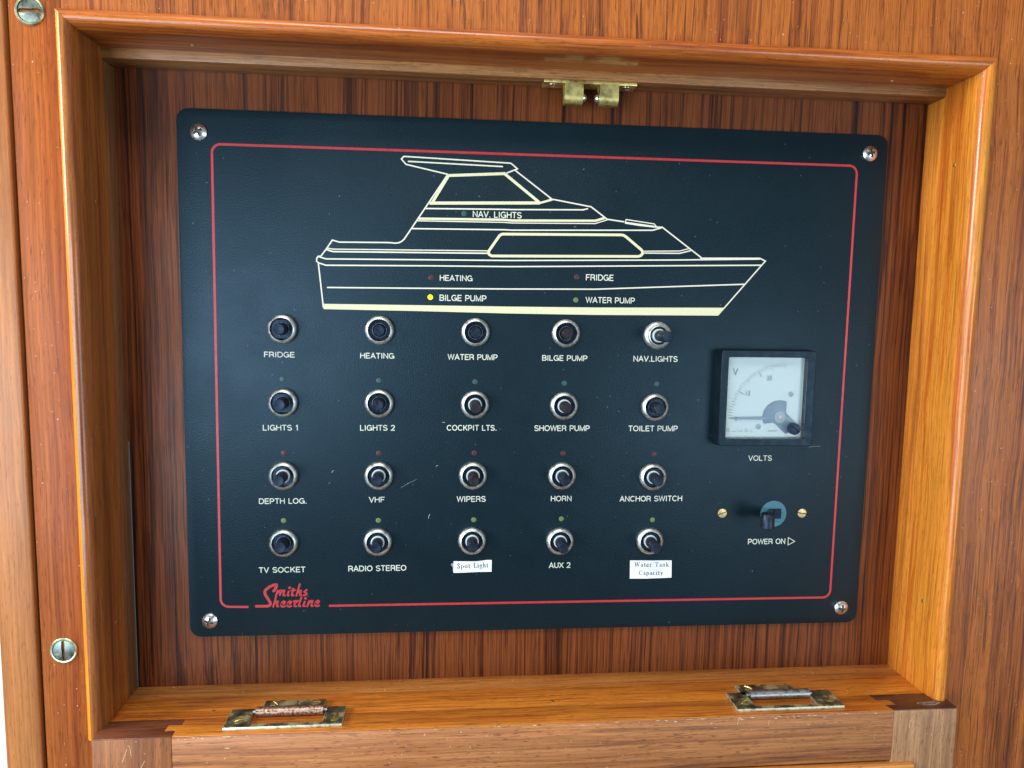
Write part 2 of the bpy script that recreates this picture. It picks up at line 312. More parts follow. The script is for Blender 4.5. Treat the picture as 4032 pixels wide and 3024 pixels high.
def wood(name, light, mid, dark, axis='z', streak=260, band=60, pores=.6, rough=.38, coat=.2, coat_r=.15, seed=0, contrast=1.0, wav=0.15, specks=.0, bands=.5, lines=.5, spec=.35, warp=.005, along=1.):
    """teak: streaks run along axis; bands, streaks, thin dark lines, fibres and pores at falling sizes"""
    m, nt, b = newmat(name)
    al_ = along
    tc_ = nt.nodes.new('ShaderNodeTexCoord')
    wn = nt.nodes.new('ShaderNodeTexNoise'); wn.inputs['Scale'].default_value = 9 + 2 * seed % 5; wn.inputs['Detail'].default_value = 2
    mp_ = nt.nodes.new('ShaderNodeMapping'); mp_.inputs['Location'].default_value = (seed, seed * 2., seed * .7)
    nt.links.new(tc_.outputs['Object'], mp_.inputs['Vector']); nt.links.new(mp_.outputs[0], wn.inputs['Vector'])
    ws = nt.nodes.new('ShaderNodeVectorMath'); ws.operation = 'MULTIPLY_ADD'
    nt.links.new(wn.outputs['Color'], ws.inputs[0]); ws.inputs[1].default_value = (warp, warp, warp); nt.links.new(tc_.outputs['Object'], ws.inputs[2])
    def coords(nt, sc=(1, 1, 1), off=(0, 0, 0)):
        m_ = nt.nodes.new('ShaderNodeMapping'); m_.inputs['Scale'].default_value = sc; m_.inputs['Location'].default_value = off
        nt.links.new(ws.outputs[0], m_.inputs['Vector']); return m_.outputs[0]
    def sc(across, along):
        return {'z': (across, across, along * al_), 'x': (along * al_, across, across)}[axis]
    off = (seed * 3.1, seed * 1.7, seed * 2.3)
    base = noise(nt, coords(nt, sc(1, .035), off), band, 4, .6, wav)
    st = noise(nt, coords(nt, sc(1, .02), off), streak, 5, .75, wav)
    fine = noise(nt, coords(nt, sc(1, .018), off), streak * 5, 4, .7)
    f = N(nt, 'ShaderNodeMath', _operation='MULTIPLY_ADD'); nt.links.new(base, f.inputs[0]); f.inputs[1].default_value = bands
    g = N(nt, 'ShaderNodeMath', _operation='MULTIPLY'); nt.links.new(st, g.inputs[0]); g.inputs[1].default_value = 1 - bands
    nt.links.new(g.outputs[0], f.inputs[2])
    h = .13 / contrast
    col = ramp(nt, f.outputs[0], [(.5 - h, dark), (.5 - h * .3, mid), (.5 + h * .3, light), (.5 + h, mid)])
    ff = fr(nt, fine, .32, .68, .70, 1.22)
    v = N(nt, 'ShaderNodeVectorMath', _operation='SCALE'); nt.links.new(col, v.inputs[0]); nt.links.new(ff, v.inputs['Scale'])
    ln = noise(nt, coords(nt, sc(1, .022), tuple(o + 9 for o in off)), streak * 2.0, 2, .55, wav)
    lf = fr(nt, ln, .59, .67, 0., lines)
    c1 = mixc(nt, lf, v.outputs[0], tuple(c * .55 for c in dark))
    po = noise(nt, coords(nt, sc(1, .10), off), 2100, 1, .5)
    pf = fr(nt, po, .62, .69, 0., pores)
    col2 = mixc(nt, pf, c1, tuple(c * .35 for c in dark))
    if specks:
        sp = noise(nt, coords(nt, (1, 1, 1), (seed, 5, 2)), 900, 0); sf = fr(nt, sp, .845, .86, 0., specks)
        col2 = mixc(nt, sf, col2, (.75, .68, .6))
    nt.links.new(col2, b.inputs['Base Color'])
    big = noise(nt, coords(nt, (1, 1, 1), off), 22, 3)
    nt.links.new(fr(nt, big, .3, .7, rough - .06, rough + .10), b.inputs['Roughness'])
    b.inputs['Coat Weight'].default_value = coat; b.inputs['Coat Roughness'].default_value = coat_r
    b.inputs['Specular IOR Level'].default_value = spec
    hh = N(nt, 'ShaderNodeMath', _operation='SUBTRACT'); nt.links.new(fine, hh.inputs[0]); nt.links.new(pf, hh.inputs[1])
    bump(nt, b, hh.outputs[0], .3, .00012)
    return m
W_BACK = wood('striped_dark_teak', (.185, .048, .011), (.098, .0235, .0065), (.012, .004, .0025), 'z', 460, 120, .3, .44, .05, .25, 1, 1.1, bands=.38, lines=.7, spec=.22, warp=.003, wav=.04, along=.4)
W_VENEER = wood('teak_veneer', (.43, .122, .018), (.29, .074, .012), (.095, .020, .006), 'z', 500, 85, .5, .40, .20, .34, 2, 1.0, specks=.4, lines=.7, bands=.42, along=.6, spec=.3)
W_PLANK = wood('solid_teak', (.36, .098, .020), (.275, .066, .014), (.14, .030, .008), 'z', 210, 40, .45, .42, .08, .28, 3, .9, wav=.3, specks=.4, lines=.4, spec=.15, along=.7)
W_PALE = wood('pale_teak', (.44, .165, .048), (.36, .125, .035), (.24, .075, .023), 'z', 140, 30, .3, .42, .12, .25, 4, .75, wav=.4, lines=.18, spec=.3)
W_MOLX = wood('moulding_teak_level', (.52, .140, .018), (.36, .082, .012), (.17, .034, .008), 'x', 380, 90, .4, .32, .35, .12, 5, .95, specks=.3, lines=.4)
W_MOLZ = wood('moulding_teak_upright', (.66, .255, .030), (.54, .160, .016), (.38, .070, .008), 'z', 300, 120, .4, .32, .35, .12, 6, 1.0, lines=.35)
W_STRIP = wood('strip_teak_level', (.38, .165, .050), (.28, .110, .032), (.13, .045, .016), 'x', 380, 100, .5, .42, .15, .25, 7, 1.)
W_STRIPZ = wood('strip_teak_upright', (.62, .225, .028), (.48, .150, .018), (.24, .065, .010), 'z', 260, 80, .4, .42, .15, .25, 8, .9, lines=.4)
W_SILL = wood('sill_teak', (.62, .215, .026), (.48, .138, .016), (.25, .058, .009), 'x', 420, 100, .5, .36, .3, .15, 9, .95, specks=.3, lines=.6)
W_RAIL = wood('lid_rail_teak', (.44, .175, .060), (.33, .120, .040), (.15, .048, .024), 'x', 200, 60, .6, .46, .1, .3, 10, 1.05, wav=.9, specks=.4, lines=.45)
W_STILE = wood('lid_stile_teak', (.40, .205, .095), (.30, .145, .062), (.17, .072, .034), 'z', 260, 80, .6, .48, .1, .3, 11, .9, specks=.4, lines=.35)
W_STILEL = wood('lid_stile_left', (.34, .125, .044), (.26, .090, .032), (.15, .05, .02), 'z', 240, 60, .5, .48, .08, .3, 17, .9, specks=.4, lines=.3, spec=.2)
W_ENDG = wood('end_grain_teak', (.20, .065, .030), (.12, .035, .018), (.035, .012, .009), 'x', 620, 140, .3, .34, .35, .15, 12, 1.1, lines=.6)
W_ENDR = wood('end_grain_dark', (.085, .032, .018), (.065, .023, .013), (.03, .012, .009), 'x', 320, 100, .3, .36, .3, .15, 18, .8, lines=.2)
W_LIP = wood('lid_panel_teak', (.62, .25, .06), (.50, .18, .04), (.32, .09, .02), 'x', 260, 70, .4, .3, .4, .12, 13, .9)
def simple(name, col, rough=.5, metal=0., coat=0., var=0., vscale=400, bumps=0., spec=.5, emit=None, tint=None):
    m, nt, b = newmat(name)
    if tint: b.inputs['Specular Tint'].default_value = (*tint, 1)
    b.inputs['Base Color'].default_value = (*col, 1); b.inputs['Roughness'].default_value = rough
    b.inputs['Metallic'].default_value = metal; b.inputs['Coat Weight'].default_value = coat; b.inputs['Coat Roughness'].default_value = .1
    b.inputs['Specular IOR Level'].default_value = spec
    if var:
        f = noise(nt, coords(nt), vscale, 3)
        c = ramp(nt, f, [(.3, tuple(x * (1 - var) for x in col)), (.7, tuple(min(1, x * (1 + var)) for x in col))])
        nt.links.new(c, b.inputs['Base Color'])
        nt.links.new(fr(nt, f, .3, .7, max(.02, rough - .08), rough + .1), b.inputs['Roughness'])
    if bumps: bump(nt, b, noise(nt, coords(nt), vscale * 2, 2), bumps, .0001)
    if emit: b.inputs['Emission Color'].default_value = (*emit[0], 1); b.inputs['Emission Strength'].default_value = emit[1]
    return m
def patina(name, a, bcol, c, t0, t1, rough, metal=1., scale=300, seed=0, t2=.62, t3=.70):
    m, nt, b = newmat(name)
    f = noise(nt, coords(nt, (1, 1, 1), (seed, seed, seed)), scale, 3, .6)
    col = ramp(nt, f, [(t0, a), (t1, bcol), (t2, bcol), (t3, c)])
    nt.links.new(col, b.inputs['Base Color']); b.inputs['Metallic'].default_value = metal
    nt.links.new(fr(nt, f, .35, .7, rough, rough + .25), b.inputs['Roughness'])
    bump(nt, b, noise(nt, coords(nt), scale * 3, 2), .12, .0001)
    return m
def panel_mat():
    m, nt, b = newmat('textured_dark_blue_panel')
    f = noise(nt, coords(nt), 18, 3)
    base = ramp(nt, f, [(.3, (.0030, .0100, .0140)), (.7, (.0038, .0122, .0170))])
    sp = noise(nt, coords(nt), 800, 0); sf = fr(nt, sp, .885, .90, 0., .25)
    nt.links.new(mixc(nt, sf, base, (.30, .36, .42)), b.inputs['Base Color'])
    nt.links.new(fr(nt, noise(nt, coords(nt, (1, 1, 1), (4, 4, 4)), 35, 5, .65), .35, .68, .38, .45), b.inputs['Roughness']); b.inputs['Specular IOR Level'].default_value = .36; b.inputs['Specular Tint'].default_value = (.52, .76, 1., 1)
    g1 = noise(nt, coords(nt), 1500, 2); bump(nt, b, g1, .6, .00022)
    return m
M_PANEL = panel_mat()
M_PRINT = simple('cream_print', (.68, .67, .55), .5, var=.06, vscale=900)
M_TEXT = simple('pale_text_print', (.64, .67, .57), .5, var=.05, vscale=900)
M_PRINT2 = simple('pale_yellow_print', (.64, .62, .40), .5, var=.05, vscale=900)
M_RED = simple('red_print', (.45, .020, .026), .45, var=.08, vscale=800)
M_NICKEL = patina('worn_nickel', (.36, .31, .24), (.58, .63, .62), (.42, .30, .20), .28, .40, .34, 1., 500, 1, .72, .80)
M_RECESS_SHADE = simple('screw_recess_shadow', (.09, .085, .08), .5, 1.)  # shade inside slots and cross recesses, put into the metal colour
M_STEEL = simple('stainless_steel', (.76, .75, .74), .30, 1., var=.12, vscale=600)
TB = (.40, .62, 1.)
M_BLACK = simple('black_plastic', (.006, .008, .015), .30, var=.3, vscale=900, bumps=.1, tint=TB)
M_BTN = simple('black_button_plastic', (.012, .016, .026), .36, var=.4, vscale=700, bumps=.15, tint=TB, spec=.36)
M_BTNW = simple('brown_black_button_plastic', (.012, .010, .011), .42, var=.4, vscale=700, bumps=.15, tint=(.7, .7, .8))
M_HOLE = simple('dark_hole', (.004, .004, .006), .7)
M_WHITE = simple('white_sleeve_plastic', (.55, .64, .68), .4)
M_BRASS = patina('brushed_brass', (.62, .50, .16), (.80, .67, .25), (.68, .58, .26), .3, .45, .30, 1., 260, 2)
M_TARN = patina('tarnished_brass', (.15, .19, .17), (.36, .38, .24), (.78, .74, .42), .36, .47, .38, 1., 150, 3, .52, .56)
M_TEDGE = patina('worn_brass_edge', (.42, .42, .28), (.74, .76, .58), (.32, .34, .22), .3, .5, .42, 1., 400, 4)
M_RUST = patina('rust_speckled_knuckle', (.20, .085, .045), (.42, .30, .24), (.62, .58, .45), .40, .52, .32, .9, 900, 5, .6, .68)
M_DULL = patina('dull_steel_knuckle', (.24, .26, .27), (.36, .38, .38), (.30, .13, .06), .35, .5, .34, 1., 400, 6, .66, .76)
M_BSCREW = patina('worn_brass_screw', (.30, .17, .06), (.74, .56, .28), (.42, .22, .07), .34, .48, .38, .9, 600, 7)
M_WSCREW = patina('grey_green_screw', (.10, .12, .10), (.20, .24, .21), (.42, .42, .30), .3, .5, .32, 1., 250, 8)
M_CUP = patina('brass_screw_cup', (.28, .26, .14), (.46, .46, .30), (.3, .25, .12), .3, .5, .3, 1., 300, 9)
M_PAPER = simple('white_paper', (.78, .80, .84), .7, var=.04, vscale=300)
M_GLUE = simple('torn_paper_residue', (.22, .24, .32), .8, var=.5, vscale=900)
M_INK = simple('grey_ink', (.05, .07, .10), .7)
M_DIAL = simple('white_dial_card', (.32, .41, .42), .5, coat=.7)
M_DIAL.node_tree.nodes['Principled BSDF'].inputs['Coat Roughness'].default_value = .16
M_DINK = simple('dial_ink', (.07, .12, .13), .5, coat=.4)
M_NEEDLE = simple('blue_grey_meter_part', (.13, .20, .27), .4)
M_NEEDLE2 = simple('pale_blue_meter_part', (.24, .31, .37), .4)
M_BEZEL = simple('black_meter_plastic', (.005, .010, .015), .38, var=.2, vscale=300, bumps=.05, tint=(.35, .55, .75), spec=.35)
M_BLUE = simple('blue_lock_plastic', (.030, .145, .21), .45, var=.08)
M_KEY = simple('scuffed_black_key_plastic', (.010, .011, .018), .38, var=.8, vscale=900, bumps=.3, tint=TB)
M_LEDT = simple('unlit_teal_lens', (.010, .075, .070), .45)
M_LEDR = simple('unlit_red_lens', (.060, .010, .018), .45)
M_LEDG = simple('unlit_green_lens', (.11, .165, .05), .45)
M_LEDY = simple('lit_yellow_lens', (.9, .7, .0), .4, emit=((1., .80, 0.), 1.1))
M_LINING = simple('white_speckled_lining', (.70, .74, .73), .6, var=.12, vscale=300)
def glass_mat():
    m, nt, b = newmat('clear_meter_cover')
    b.inputs['Base Color'].default_value = (.93, .98, 1, 1); b.inputs['Roughness'].default_value = .06
    b.inputs['Transmission Weight'].default_value = 1.; b.inputs['IOR'].default_value = 1.45
    lp = nt.nodes.new('ShaderNodeBsdfTransparent'); mx = nt.nodes.new('ShaderNodeMixShader')
    gl = nt.nodes.new('ShaderNodeBsdfGlossy'); gl.inputs['Roughness'].default_value = .03; gl.inputs['Color'].default_value = (1, 1, 1, 1)
    fz = nt.nodes.new('ShaderNodeFresnel'); fz.inputs['IOR'].default_value = 1.12
    nt.links.new(fz.outputs[0], mx.inputs[0]); nt.links.new(lp.outputs[0], mx.inputs[1]); nt.links.new(gl.outputs[0], mx.inputs[2])
    nt.links.new(mx.outputs[0], nt.nodes['Material Output'].inputs['Surface'])
    return m
M_GLASS = glass_mat()
# ---------------------------------------------------------------- the setting: cabinet wall
wall = empty('wall', (0, YW, 0), kind='structure')
SEAM = -208.0
MB().box(-215, 330, YW, YW + 6, 154.5, 260).box(208, 330, YW, YW + 6, -260, 154.5).box(-215, 208, YW, YW + 6, -260, -170).build('veneer_panel', W_VENEER, wall, (0, YW, 0))
MB().box(-236.6, -215.05, YW, YW + 8, -260, 260).build('plank', W_PLANK, wall, (-226, YW, 0), bevel=.5)
MB().box(-254.0, -238.0, YW - 1.2, YW + 8, -260, 260).build('plank', W_PALE, wall, (-246, YW, 0), bevel=.9, seg=3)
MB().box(-253.5, -215, YW + 8.05, YW + 14, -260, 260).build('backing_batten', W_ENDG, wall, (-235, YW, 0))
lining = MB().box(-520, -262, 24, 30, -300, 300).build('wall_lining', M_LINING); tag(lining, kind='structure')
# ---------------------------------------------------------------- recess frame
frame = empty('recess_frame', (0, 0, ZB), label='varnished teak frame with rounded moulding around the recessed dark panel', cat='cabinet frame')
FL = (0, 0, ZB)
MB().box(-216, 210, 0, 6, -168, 158).build('back_board', W_BACK, frame, FL)
ztm = ZT + 4.3
MB().box(XL - 8, XR + 6, -14.4, -.01, ZT, ZT + 8).build('top_strip', W_STRIP, frame, FL, bevel=.5)
MB().box(XR + .15, XR + 8, -D1, -.01, ZB - 4, ZT - .02).build('side_strip', W_STRIPZ, frame, FL, bevel=.25)
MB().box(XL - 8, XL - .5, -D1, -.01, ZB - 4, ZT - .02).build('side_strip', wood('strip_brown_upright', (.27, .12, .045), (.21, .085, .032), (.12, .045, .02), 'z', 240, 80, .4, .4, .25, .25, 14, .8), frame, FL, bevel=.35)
MB().box(XL - 8, XR + 8, -D1 + .1, -.01, ZB - 6, ZB - .1).build('sill_strip', wood('sill_strip_teak', (.46, .18, .040), (.37, .13, .028), (.20, .065, .016), 'x', 320, 90, .5, .40, .25, .25, 15, .9, specks=.7), frame, FL, bevel=.2)
MB().box(XL - 8, XR + 8, -D2 + .15, -D1 - .05, ZB - 8, ZB).build('sill', W_SILL, frame, FL, bevel=.25)
MB().box(XL - .55, XL - .22, -.4, -.01, ZB, -30).build('glint_line', simple('pale_glint', (.16, .19, .21), .25), frame, FL, bevel=.15)  # glint along the back-left corner, modelled as a thin pale strip
prof = [(0, -12.95), (0, -32.6)]
for i in range(1, 11):
    a = math.pi / 2 * i / 10; prof.append((4.2 - 4.2 * math.cos(a), -32.6 - 7.4 * math.sin(a)))
for i in range(1, 7):
    a = math.pi / 2 * i / 6; prof.append((4.2 + 3.2 * math.sin(a), -37.2 - 2.8 * math.cos(a)))
prof += [(7.4, YW + .5), (7.4, -12.95)]
def moulding(A, B, na, nb, mat, name='moulding'):
    """A, B: inner-edge points (x,z); na, nb: outward offsets per unit of profile at each end"""
    n = len(prof)
    vs = [(A[0] + na[0] * q, y, A[1] + na[1] * q) for q, y in prof] + [(B[0] + nb[0] * q, y, B[1] + nb[1] * q) for q, y in prof]
    fs = [(i, (i + 1) % n, (i + 1) % n + n, i + n) for i in range(n)] + [tuple(range(n)), tuple(range(2 * n - 1, n - 1, -1))]
    return MB().add(vs, fs).build(name, mat, frame, FL, smooth=30)
moulding((XL + .05, ztm), (XR - .05, ztm), (-1, 1), (1, 1), W_MOLX)
W_MOLZL_SHADE = wood('moulding_teak_left_shade', (.43, .140, .028), (.31, .092, .020), (.16, .042, .012), 'z', 240, 80, .4, .30, .35, .14, 16, .9, wav=.3, lines=.3)  # darker copy of the moulding teak, shade of the left side in its colour
full = prof; k_ = 12
prof = full[:k_ + 1] + [(full[k_][0], -12.95)]
moulding((XL, ZB - 4.2), (XL, ztm - .05), (-1, 0), (-1, 1), W_MOLZL_SHADE)
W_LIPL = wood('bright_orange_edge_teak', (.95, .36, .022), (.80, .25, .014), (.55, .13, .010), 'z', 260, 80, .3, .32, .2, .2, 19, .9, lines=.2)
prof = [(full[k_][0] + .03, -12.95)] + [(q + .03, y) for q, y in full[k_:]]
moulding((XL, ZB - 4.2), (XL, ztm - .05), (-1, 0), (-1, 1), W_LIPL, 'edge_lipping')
prof = full
moulding((XR, ZB - 2), (XR, ztm - .05), (1, 0), (1, 1), W_MOLZ)
def head(r, dome, cut=None, base=1.0, rings=10, n=48, mat=M_STEEL, rough_edge=0):
    """screw head as polar height field; cut(x,z) returns depth to remove"""
    b = MB(); vs = []; fs = []
    rr = [r, r] + [r * (1 - (i / rings)) for i in range(1, rings + 1)]
    hs = [0, base]
    for j, q in enumerate(rr):
        for i in range(n):
            a = 2 * math.pi * i / n; x, z = q * math.cos(a), q * math.sin(a)
            h = 0 if j == 0 else base + dome * (1 - (q / r) ** 2)
            if j > 1 and cut: h -= cut(x, z)
            vs.append((x, -h, z))
    for j in range(len(rr) - 1):
        for i in range(n):
            fs.append((j * n + i, j * n + (i + 1) % n, (j + 1) * n + (i + 1) % n, (j + 1) * n + i))
    return b.add(vs, fs)
def grid_head(r, dome, cut, base=.8, n=44):
    """finer square-grid head so that slots have clean edges"""
    vs = []; idx = {}; fs = []
    st = 2 * r / n
    for i in range(n + 1):
        for j in range(n + 1):
            x, z = -r + i * st, -r + j * st; d = math.hypot(x, z)
            if d > r * 1.03: continue
            if d > r: x, z = x * r / d, z * r / d; d = r
            idx[i, j] = len(vs); vs.append((x, -(base + dome * (1 - (d / r) ** 2) - cut(x, z)), z))
    for i in range(n):
        for j in range(n):
            q = [(i, j), (i + 1, j), (i + 1, j + 1), (i, j + 1)]
            if all(k in idx for k in q): fs.append(tuple(idx[k] for k in q))
    b = MB().add(vs, fs)
    b.lathe([(r * .995, -.3), (r * .995, base * .93), (r * .93, base * .99)], 40, cap=False)
    return b
def head_mesh(hd, name, mat, cut, dark):
    me = mesh_of(hd, name, mat, smooth=True); me.materials.append(dark)
    for p in me.polygons:
        c = p.center / S
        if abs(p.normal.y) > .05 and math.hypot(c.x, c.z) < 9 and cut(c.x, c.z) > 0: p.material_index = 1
    return me
def slot(ang, w, depth, r):
    ca, sa = math.cos(ang), math.sin(ang)
    return lambda x, z: depth if abs(-x * sa + z * ca) < w else 0.
def cross(ang, w, l, depth):
    ca, sa = math.cos(ang), math.sin(ang)
    def f(x, z):
        u, v = x * ca + z * sa, -x * sa + z * ca
        if (abs(u) < w and abs(v) < l) or (abs(v) < w and abs(u) < l): return depth * (1 - max(abs(u), abs(v)) / l * .5)
        return 0.
    return f
# brass pins flush in the frame
pin = MB().lathe([(.95, -.2), (.95, .12), (.7, .22)], 16)
pm = mesh_of(pin, 'brass_pin', M_BRASS, smooth=True)
for y, z in D['pins']['Rt']: linkmesh('brass_pin', pm, frame, (XR, y, z), (0, 0, -math.pi / 2))
for y, z in D['pins']['Lf']: linkmesh('brass_pin', pm, frame, (XL, y, z), (0, 0, math.pi / 2))
for x, y in D['pins']['Bt']: linkmesh('brass_pin', pm, frame, (x, y, ZB), (-math.pi / 2, 0, 0))
for x, y in D['pins']['Tp']: linkmesh('brass_pin', pm, frame, (x, y, ztm), (math.pi / 2, 0, 0))
# big slotted screws in the left plank
def wall_screw(x, z, ang, label):
    t = empty('wall_screw', (x, YW, z), label=label, cat='screw', group='slotted screws in the left plank')
    MB().lathe([(6.1, -.2), (6.1, .5), (5.7, .9), (5.0, .8), (4.85, .2)], 48, cap=False).build('screw_cup', M_CUP, None, smooth=True)
    o = C.objects[-1]; o.parent = t; o['_w'] = (x, YW, z)
    cu = slot(ang, .62, 1.0, 4.7)
    linkmesh('screw_head', head_mesh(grid_head(4.75, .5, cu, .5), 'screw_head', M_WSCREW, cu, M_RECESS_SHADE), t, (x, YW, z))
    return t
wall_screw(*D['wscrews'][0], 0.02, 'slotted screw with level slot at the top of the left plank')
wall_screw(*D['wscrews'][1], math.radians(93), 'slotted screw with upright slot low on the left plank')
# ---------------------------------------------------------------- lid, hanging open
lid = empty('hinged_lid', (0, -39, ZB - 60), label='open teak lid hanging down below the recess, its top edge with stepped joints', cat='lid')
LL = (0, -39, ZB - 60)
yb, yf = -D2 - .1, -D3
fl = [(x, y) for x, y in D['fingL'][1:7]]; frr = [(x, y) for x, y in D['fingR'][1:7]]
for q in (fl, frr):
    q[0] = (q[0][0], yb); q[-1] = (q[-1][0], yf)
    q[1] = (q[1][0], -37.0); q[2] = (q[2][0], -37.0); q[3] = (q[3][0], -41.5); q[4] = (q[4][0], -41.5)
x0, x1 = G['lx0'], G['lx1']
g_ = .07
zt_ = ZB - .05
rail = [(x + g_, y) for x, y in fl] + [(x - g_, y) for x, y in reversed(frr)]
MB().prism_z(rail, zt_, -185.2).build('rail', W_RAIL, lid, LL, bevel=.3)
MB().prism_z([(x - g_, y) for x, y in fl] + [(x0 + .6, yf), (x0, yf + .8), (x0, yb)], zt_, -245).build('stile', W_STILEL, lid, LL, bevel=.45)
MB().prism_z([(x + g_, y) for x, y in frr] + [(x1 - .8, yf), (x1, yf + 1.0), (x1, yb)], zt_, -245).build('stile', W_STILE, lid, LL, bevel=.6, seg=3)
# polished upper edges of the lid, a different cut of the same timber
W_TOPR = W_SILL
def toplayer(pts, mat, name, r=.35):
    cx = sum(p[0] for p in pts) / len(pts)
    return MB().prism_z(pts, zt_ + .35, zt_ - .02).build(name, mat, lid, LL, bevel=.3)
ins = .35
toplayer([(x + g_, y) for x, y in fl[:-1]] + [(fl[-1][0] + g_, yf + ins)] + [(frr[-1][0] - g_, yf + ins)] + [(x - g_, y) for x, y in reversed(frr[:-1])], W_SILL, 'rail_edge')
toplayer([(x - g_, y) for x, y in fl[:-1]] + [(fl[-1][0] - g_, yf + ins), (x0 + 1.2, yf + ins), (x0 + .4, yf + 1.4), (x0 + .4, yb)], W_ENDG, 'stile_end')
toplayer([(x + g_, y) for x, y in frr[:-1]] + [(frr[-1][0] + g_, yf + ins), (x1 - 1.4, yf + ins), (x1 - .5, yf + 1.6), (x1 - .5, yb)], W_ENDR, 'stile_end')
MB().box(-188, 187.2, yf - 2.6, yf + 4, -245, -186.2).build('raised_panel', W_LIP, lid, LL, bevel=1.3, seg=3)
M_CHIP = simple('bare_wood_chip', (.62, .42, .22), .7, var=.3, vscale=900)
ch = MB(); rnd = random.Random(3)
for i in range(64):
    x = rnd.choice([rnd.gauss(60, 26), rnd.gauss(128, 12), rnd.gauss(-150, 14), rnd.uniform(-165, 170)])
    if abs(x) > 172: continue
    l, h_ = rnd.uniform(.4, 3.2), rnd.uniform(.15, .55); z = zt_ - .32 - rnd.random() ** 3 * (1.2 if i % 6 else 9)
    pts = [(x - l / 2, z), (x - l * .2, z + h_ * .5), (x + l * .3, z + h_ * .4), (x + l / 2, z), (x + l * .1, z - h_ * .5)]
    ch.add([(px, yf - .02 - .0005 * i, pz) for px, pz in pts], [(0, 1, 2, 3, 4)])
for x, z, a, l in ((-196, -170, 70, 7), (-192, -167, 95, 5), (-188, -173, 60, 4), (94, -163, 80, 4), (110, -164, 85, 3), (184, -168, 88, 4)):
    dx, dz = math.cos(math.radians(a)), math.sin(math.radians(a)); ch.ribbon([(x, z), (x + dx * l, z + dz * l)], .22, yf - .06)
ch.build('chipped_varnish', M_CHIP, lid, LL, fix=False, kind='stuff')
st_ = MB(); n = 26
for k, (rx, ry, wdt, ox) in enumerate(((6.0, 1.5, .5, 0), (4.6, 1.0, .35, .6), (2.6, .5, .3, -.8))):
    ring = []
    for i in range(n):
        a = 2 * math.pi * i / n; j_ = 1 + .12 * math.sin(3 * a + k)
        ring.append((rx * j_ * math.cos(a) + ox, ry * j_ * math.sin(a)))
    vs = [(197.5 + x, -41.5 + y, zt_ + .37 + .004 * k) for x, y in ring] + [(197.5 + x * (1 - wdt / rx), -41.5 + y * (1 - wdt / ry * .6), zt_ + .37 + .004 * k) for x, y in ring]
    st_.add(vs, [(i, (i + 1) % n, (i + 1) % n + n, i + n) for i in range(n)])
st_.build('pale_stain', simple('pale_stain_mark', (.34, .31, .27), .6, var=.5, vscale=900), lid, LL, fix=False)
# ---------------------------------------------------------------- hinges
def hinge(h, knm, label, z0):
    o, c, k, l, s = h['out'], h['cut'], h['kn'], h['leaf'], h['scr']
    xa, xb = (o[0][0] + o[1][0]) / 2, (o[2][0] + o[3][0]) / 2
    cx0, cx1 = (c[0][0] + c[1][0]) / 2, (c[2][0] + c[3][0]) / 2
    kx0, kx1 = k[0][0], k[1][0]; ya = -31.75
    yo, yf_ = -27.6, -43.4; yc = -40.6
    t = empty('brass_hinge', ((xa + xb) / 2, ya, z0), label=label, cat='hinge', group='hinges between the sill and the lid')
    L = ((xa + xb) / 2, ya, z0)
    za, zt2 = z0 + .25, z0 + 1.75
    u = [(xa, yo), (xa, yf_), (xb, yf_), (xb, yo), (cx1, yo), (cx1, yc), (cx0, yc), (cx0, yo)]
    MB().prism_z(u, zt2, za).build('leaf', M_TEDGE, t, L, bevel=.3)
    e = .28
    u2 = [(xa + e, yo - e), (xa + e, yf_ + e), (xb - e, yf_ + e), (xb - e, yo - e), (cx1 + e, yo - e), (cx1 + e, yc - e), (cx0 - e, yc - e), (cx0 - e, yo - e)]
    MB().prism_z(u2, zt2 + .04, zt2 - .1).build('leaf_face', M_TARN, t, L)
    lx0, lx1 = l[0][0], l[3][0]
    MB().box(lx0, lx1, ya + .8, -20.5, za, zt2).build('leaf', M_TEDGE, t, L, bevel=.25)
    MB().box(lx0 + e, lx1 - e, ya + 1.4, -20.5 - e, zt2 - .1, zt2 + .04).build('leaf_face', M_TARN, t, L)
    kb = MB(); n = 20
    kr = 2.35
    vs = [(x, ya + kr * math.cos(2 * math.pi * i / n), z0 + kr + .15 + kr * math.sin(2 * math.pi * i / n)) for x in (kx0, kx1) for i in range(n)]
    kb.add(vs, [(i, (i + 1) % n, (i + 1) % n + n, i + n) for i in range(n)] + [tuple(range(n)), tuple(range(2 * n - 1, n - 1, -1))])
    kb.build('knuckle', knm, t, L, smooth=True)
    kb = MB(); kr = .8
    vs = [(x, ya + kr * math.cos(2 * math.pi * i / n), z0 + 2.5 + kr * math.sin(2 * math.pi * i / n)) for x in (kx0 - 1.6, kx1 + 1.6) for i in range(n)]
    kb.add(vs, [(i, (i + 1) % n, (i + 1) % n + n, i + n) for i in range(n)] + [tuple(range(n)), tuple(range(2 * n - 1, n - 1, -1))])
    kb.build('hinge_pin', M_DULL, t, L, smooth=True)
    for i, (x, y) in enumerate(s):
        me = mesh_of(grid_head(2.3, .45, slot(.5 + i * .9, .28, .45, 2), .12, 28), 'screw', M_BRASS, smooth=True)
        linkmesh('screw', me, t, (x, y if i < 2 else min(y, -22.9), zt2), (-math.pi / 2, 0, 0))
hinge(D['h1'], M_RUST, 'left hinge with a rust speckled knuckle on the sill', ZB + .05)
hinge(D['h2'], M_DULL, 'right hinge with a smooth grey knuckle on the sill', ZB + .05)
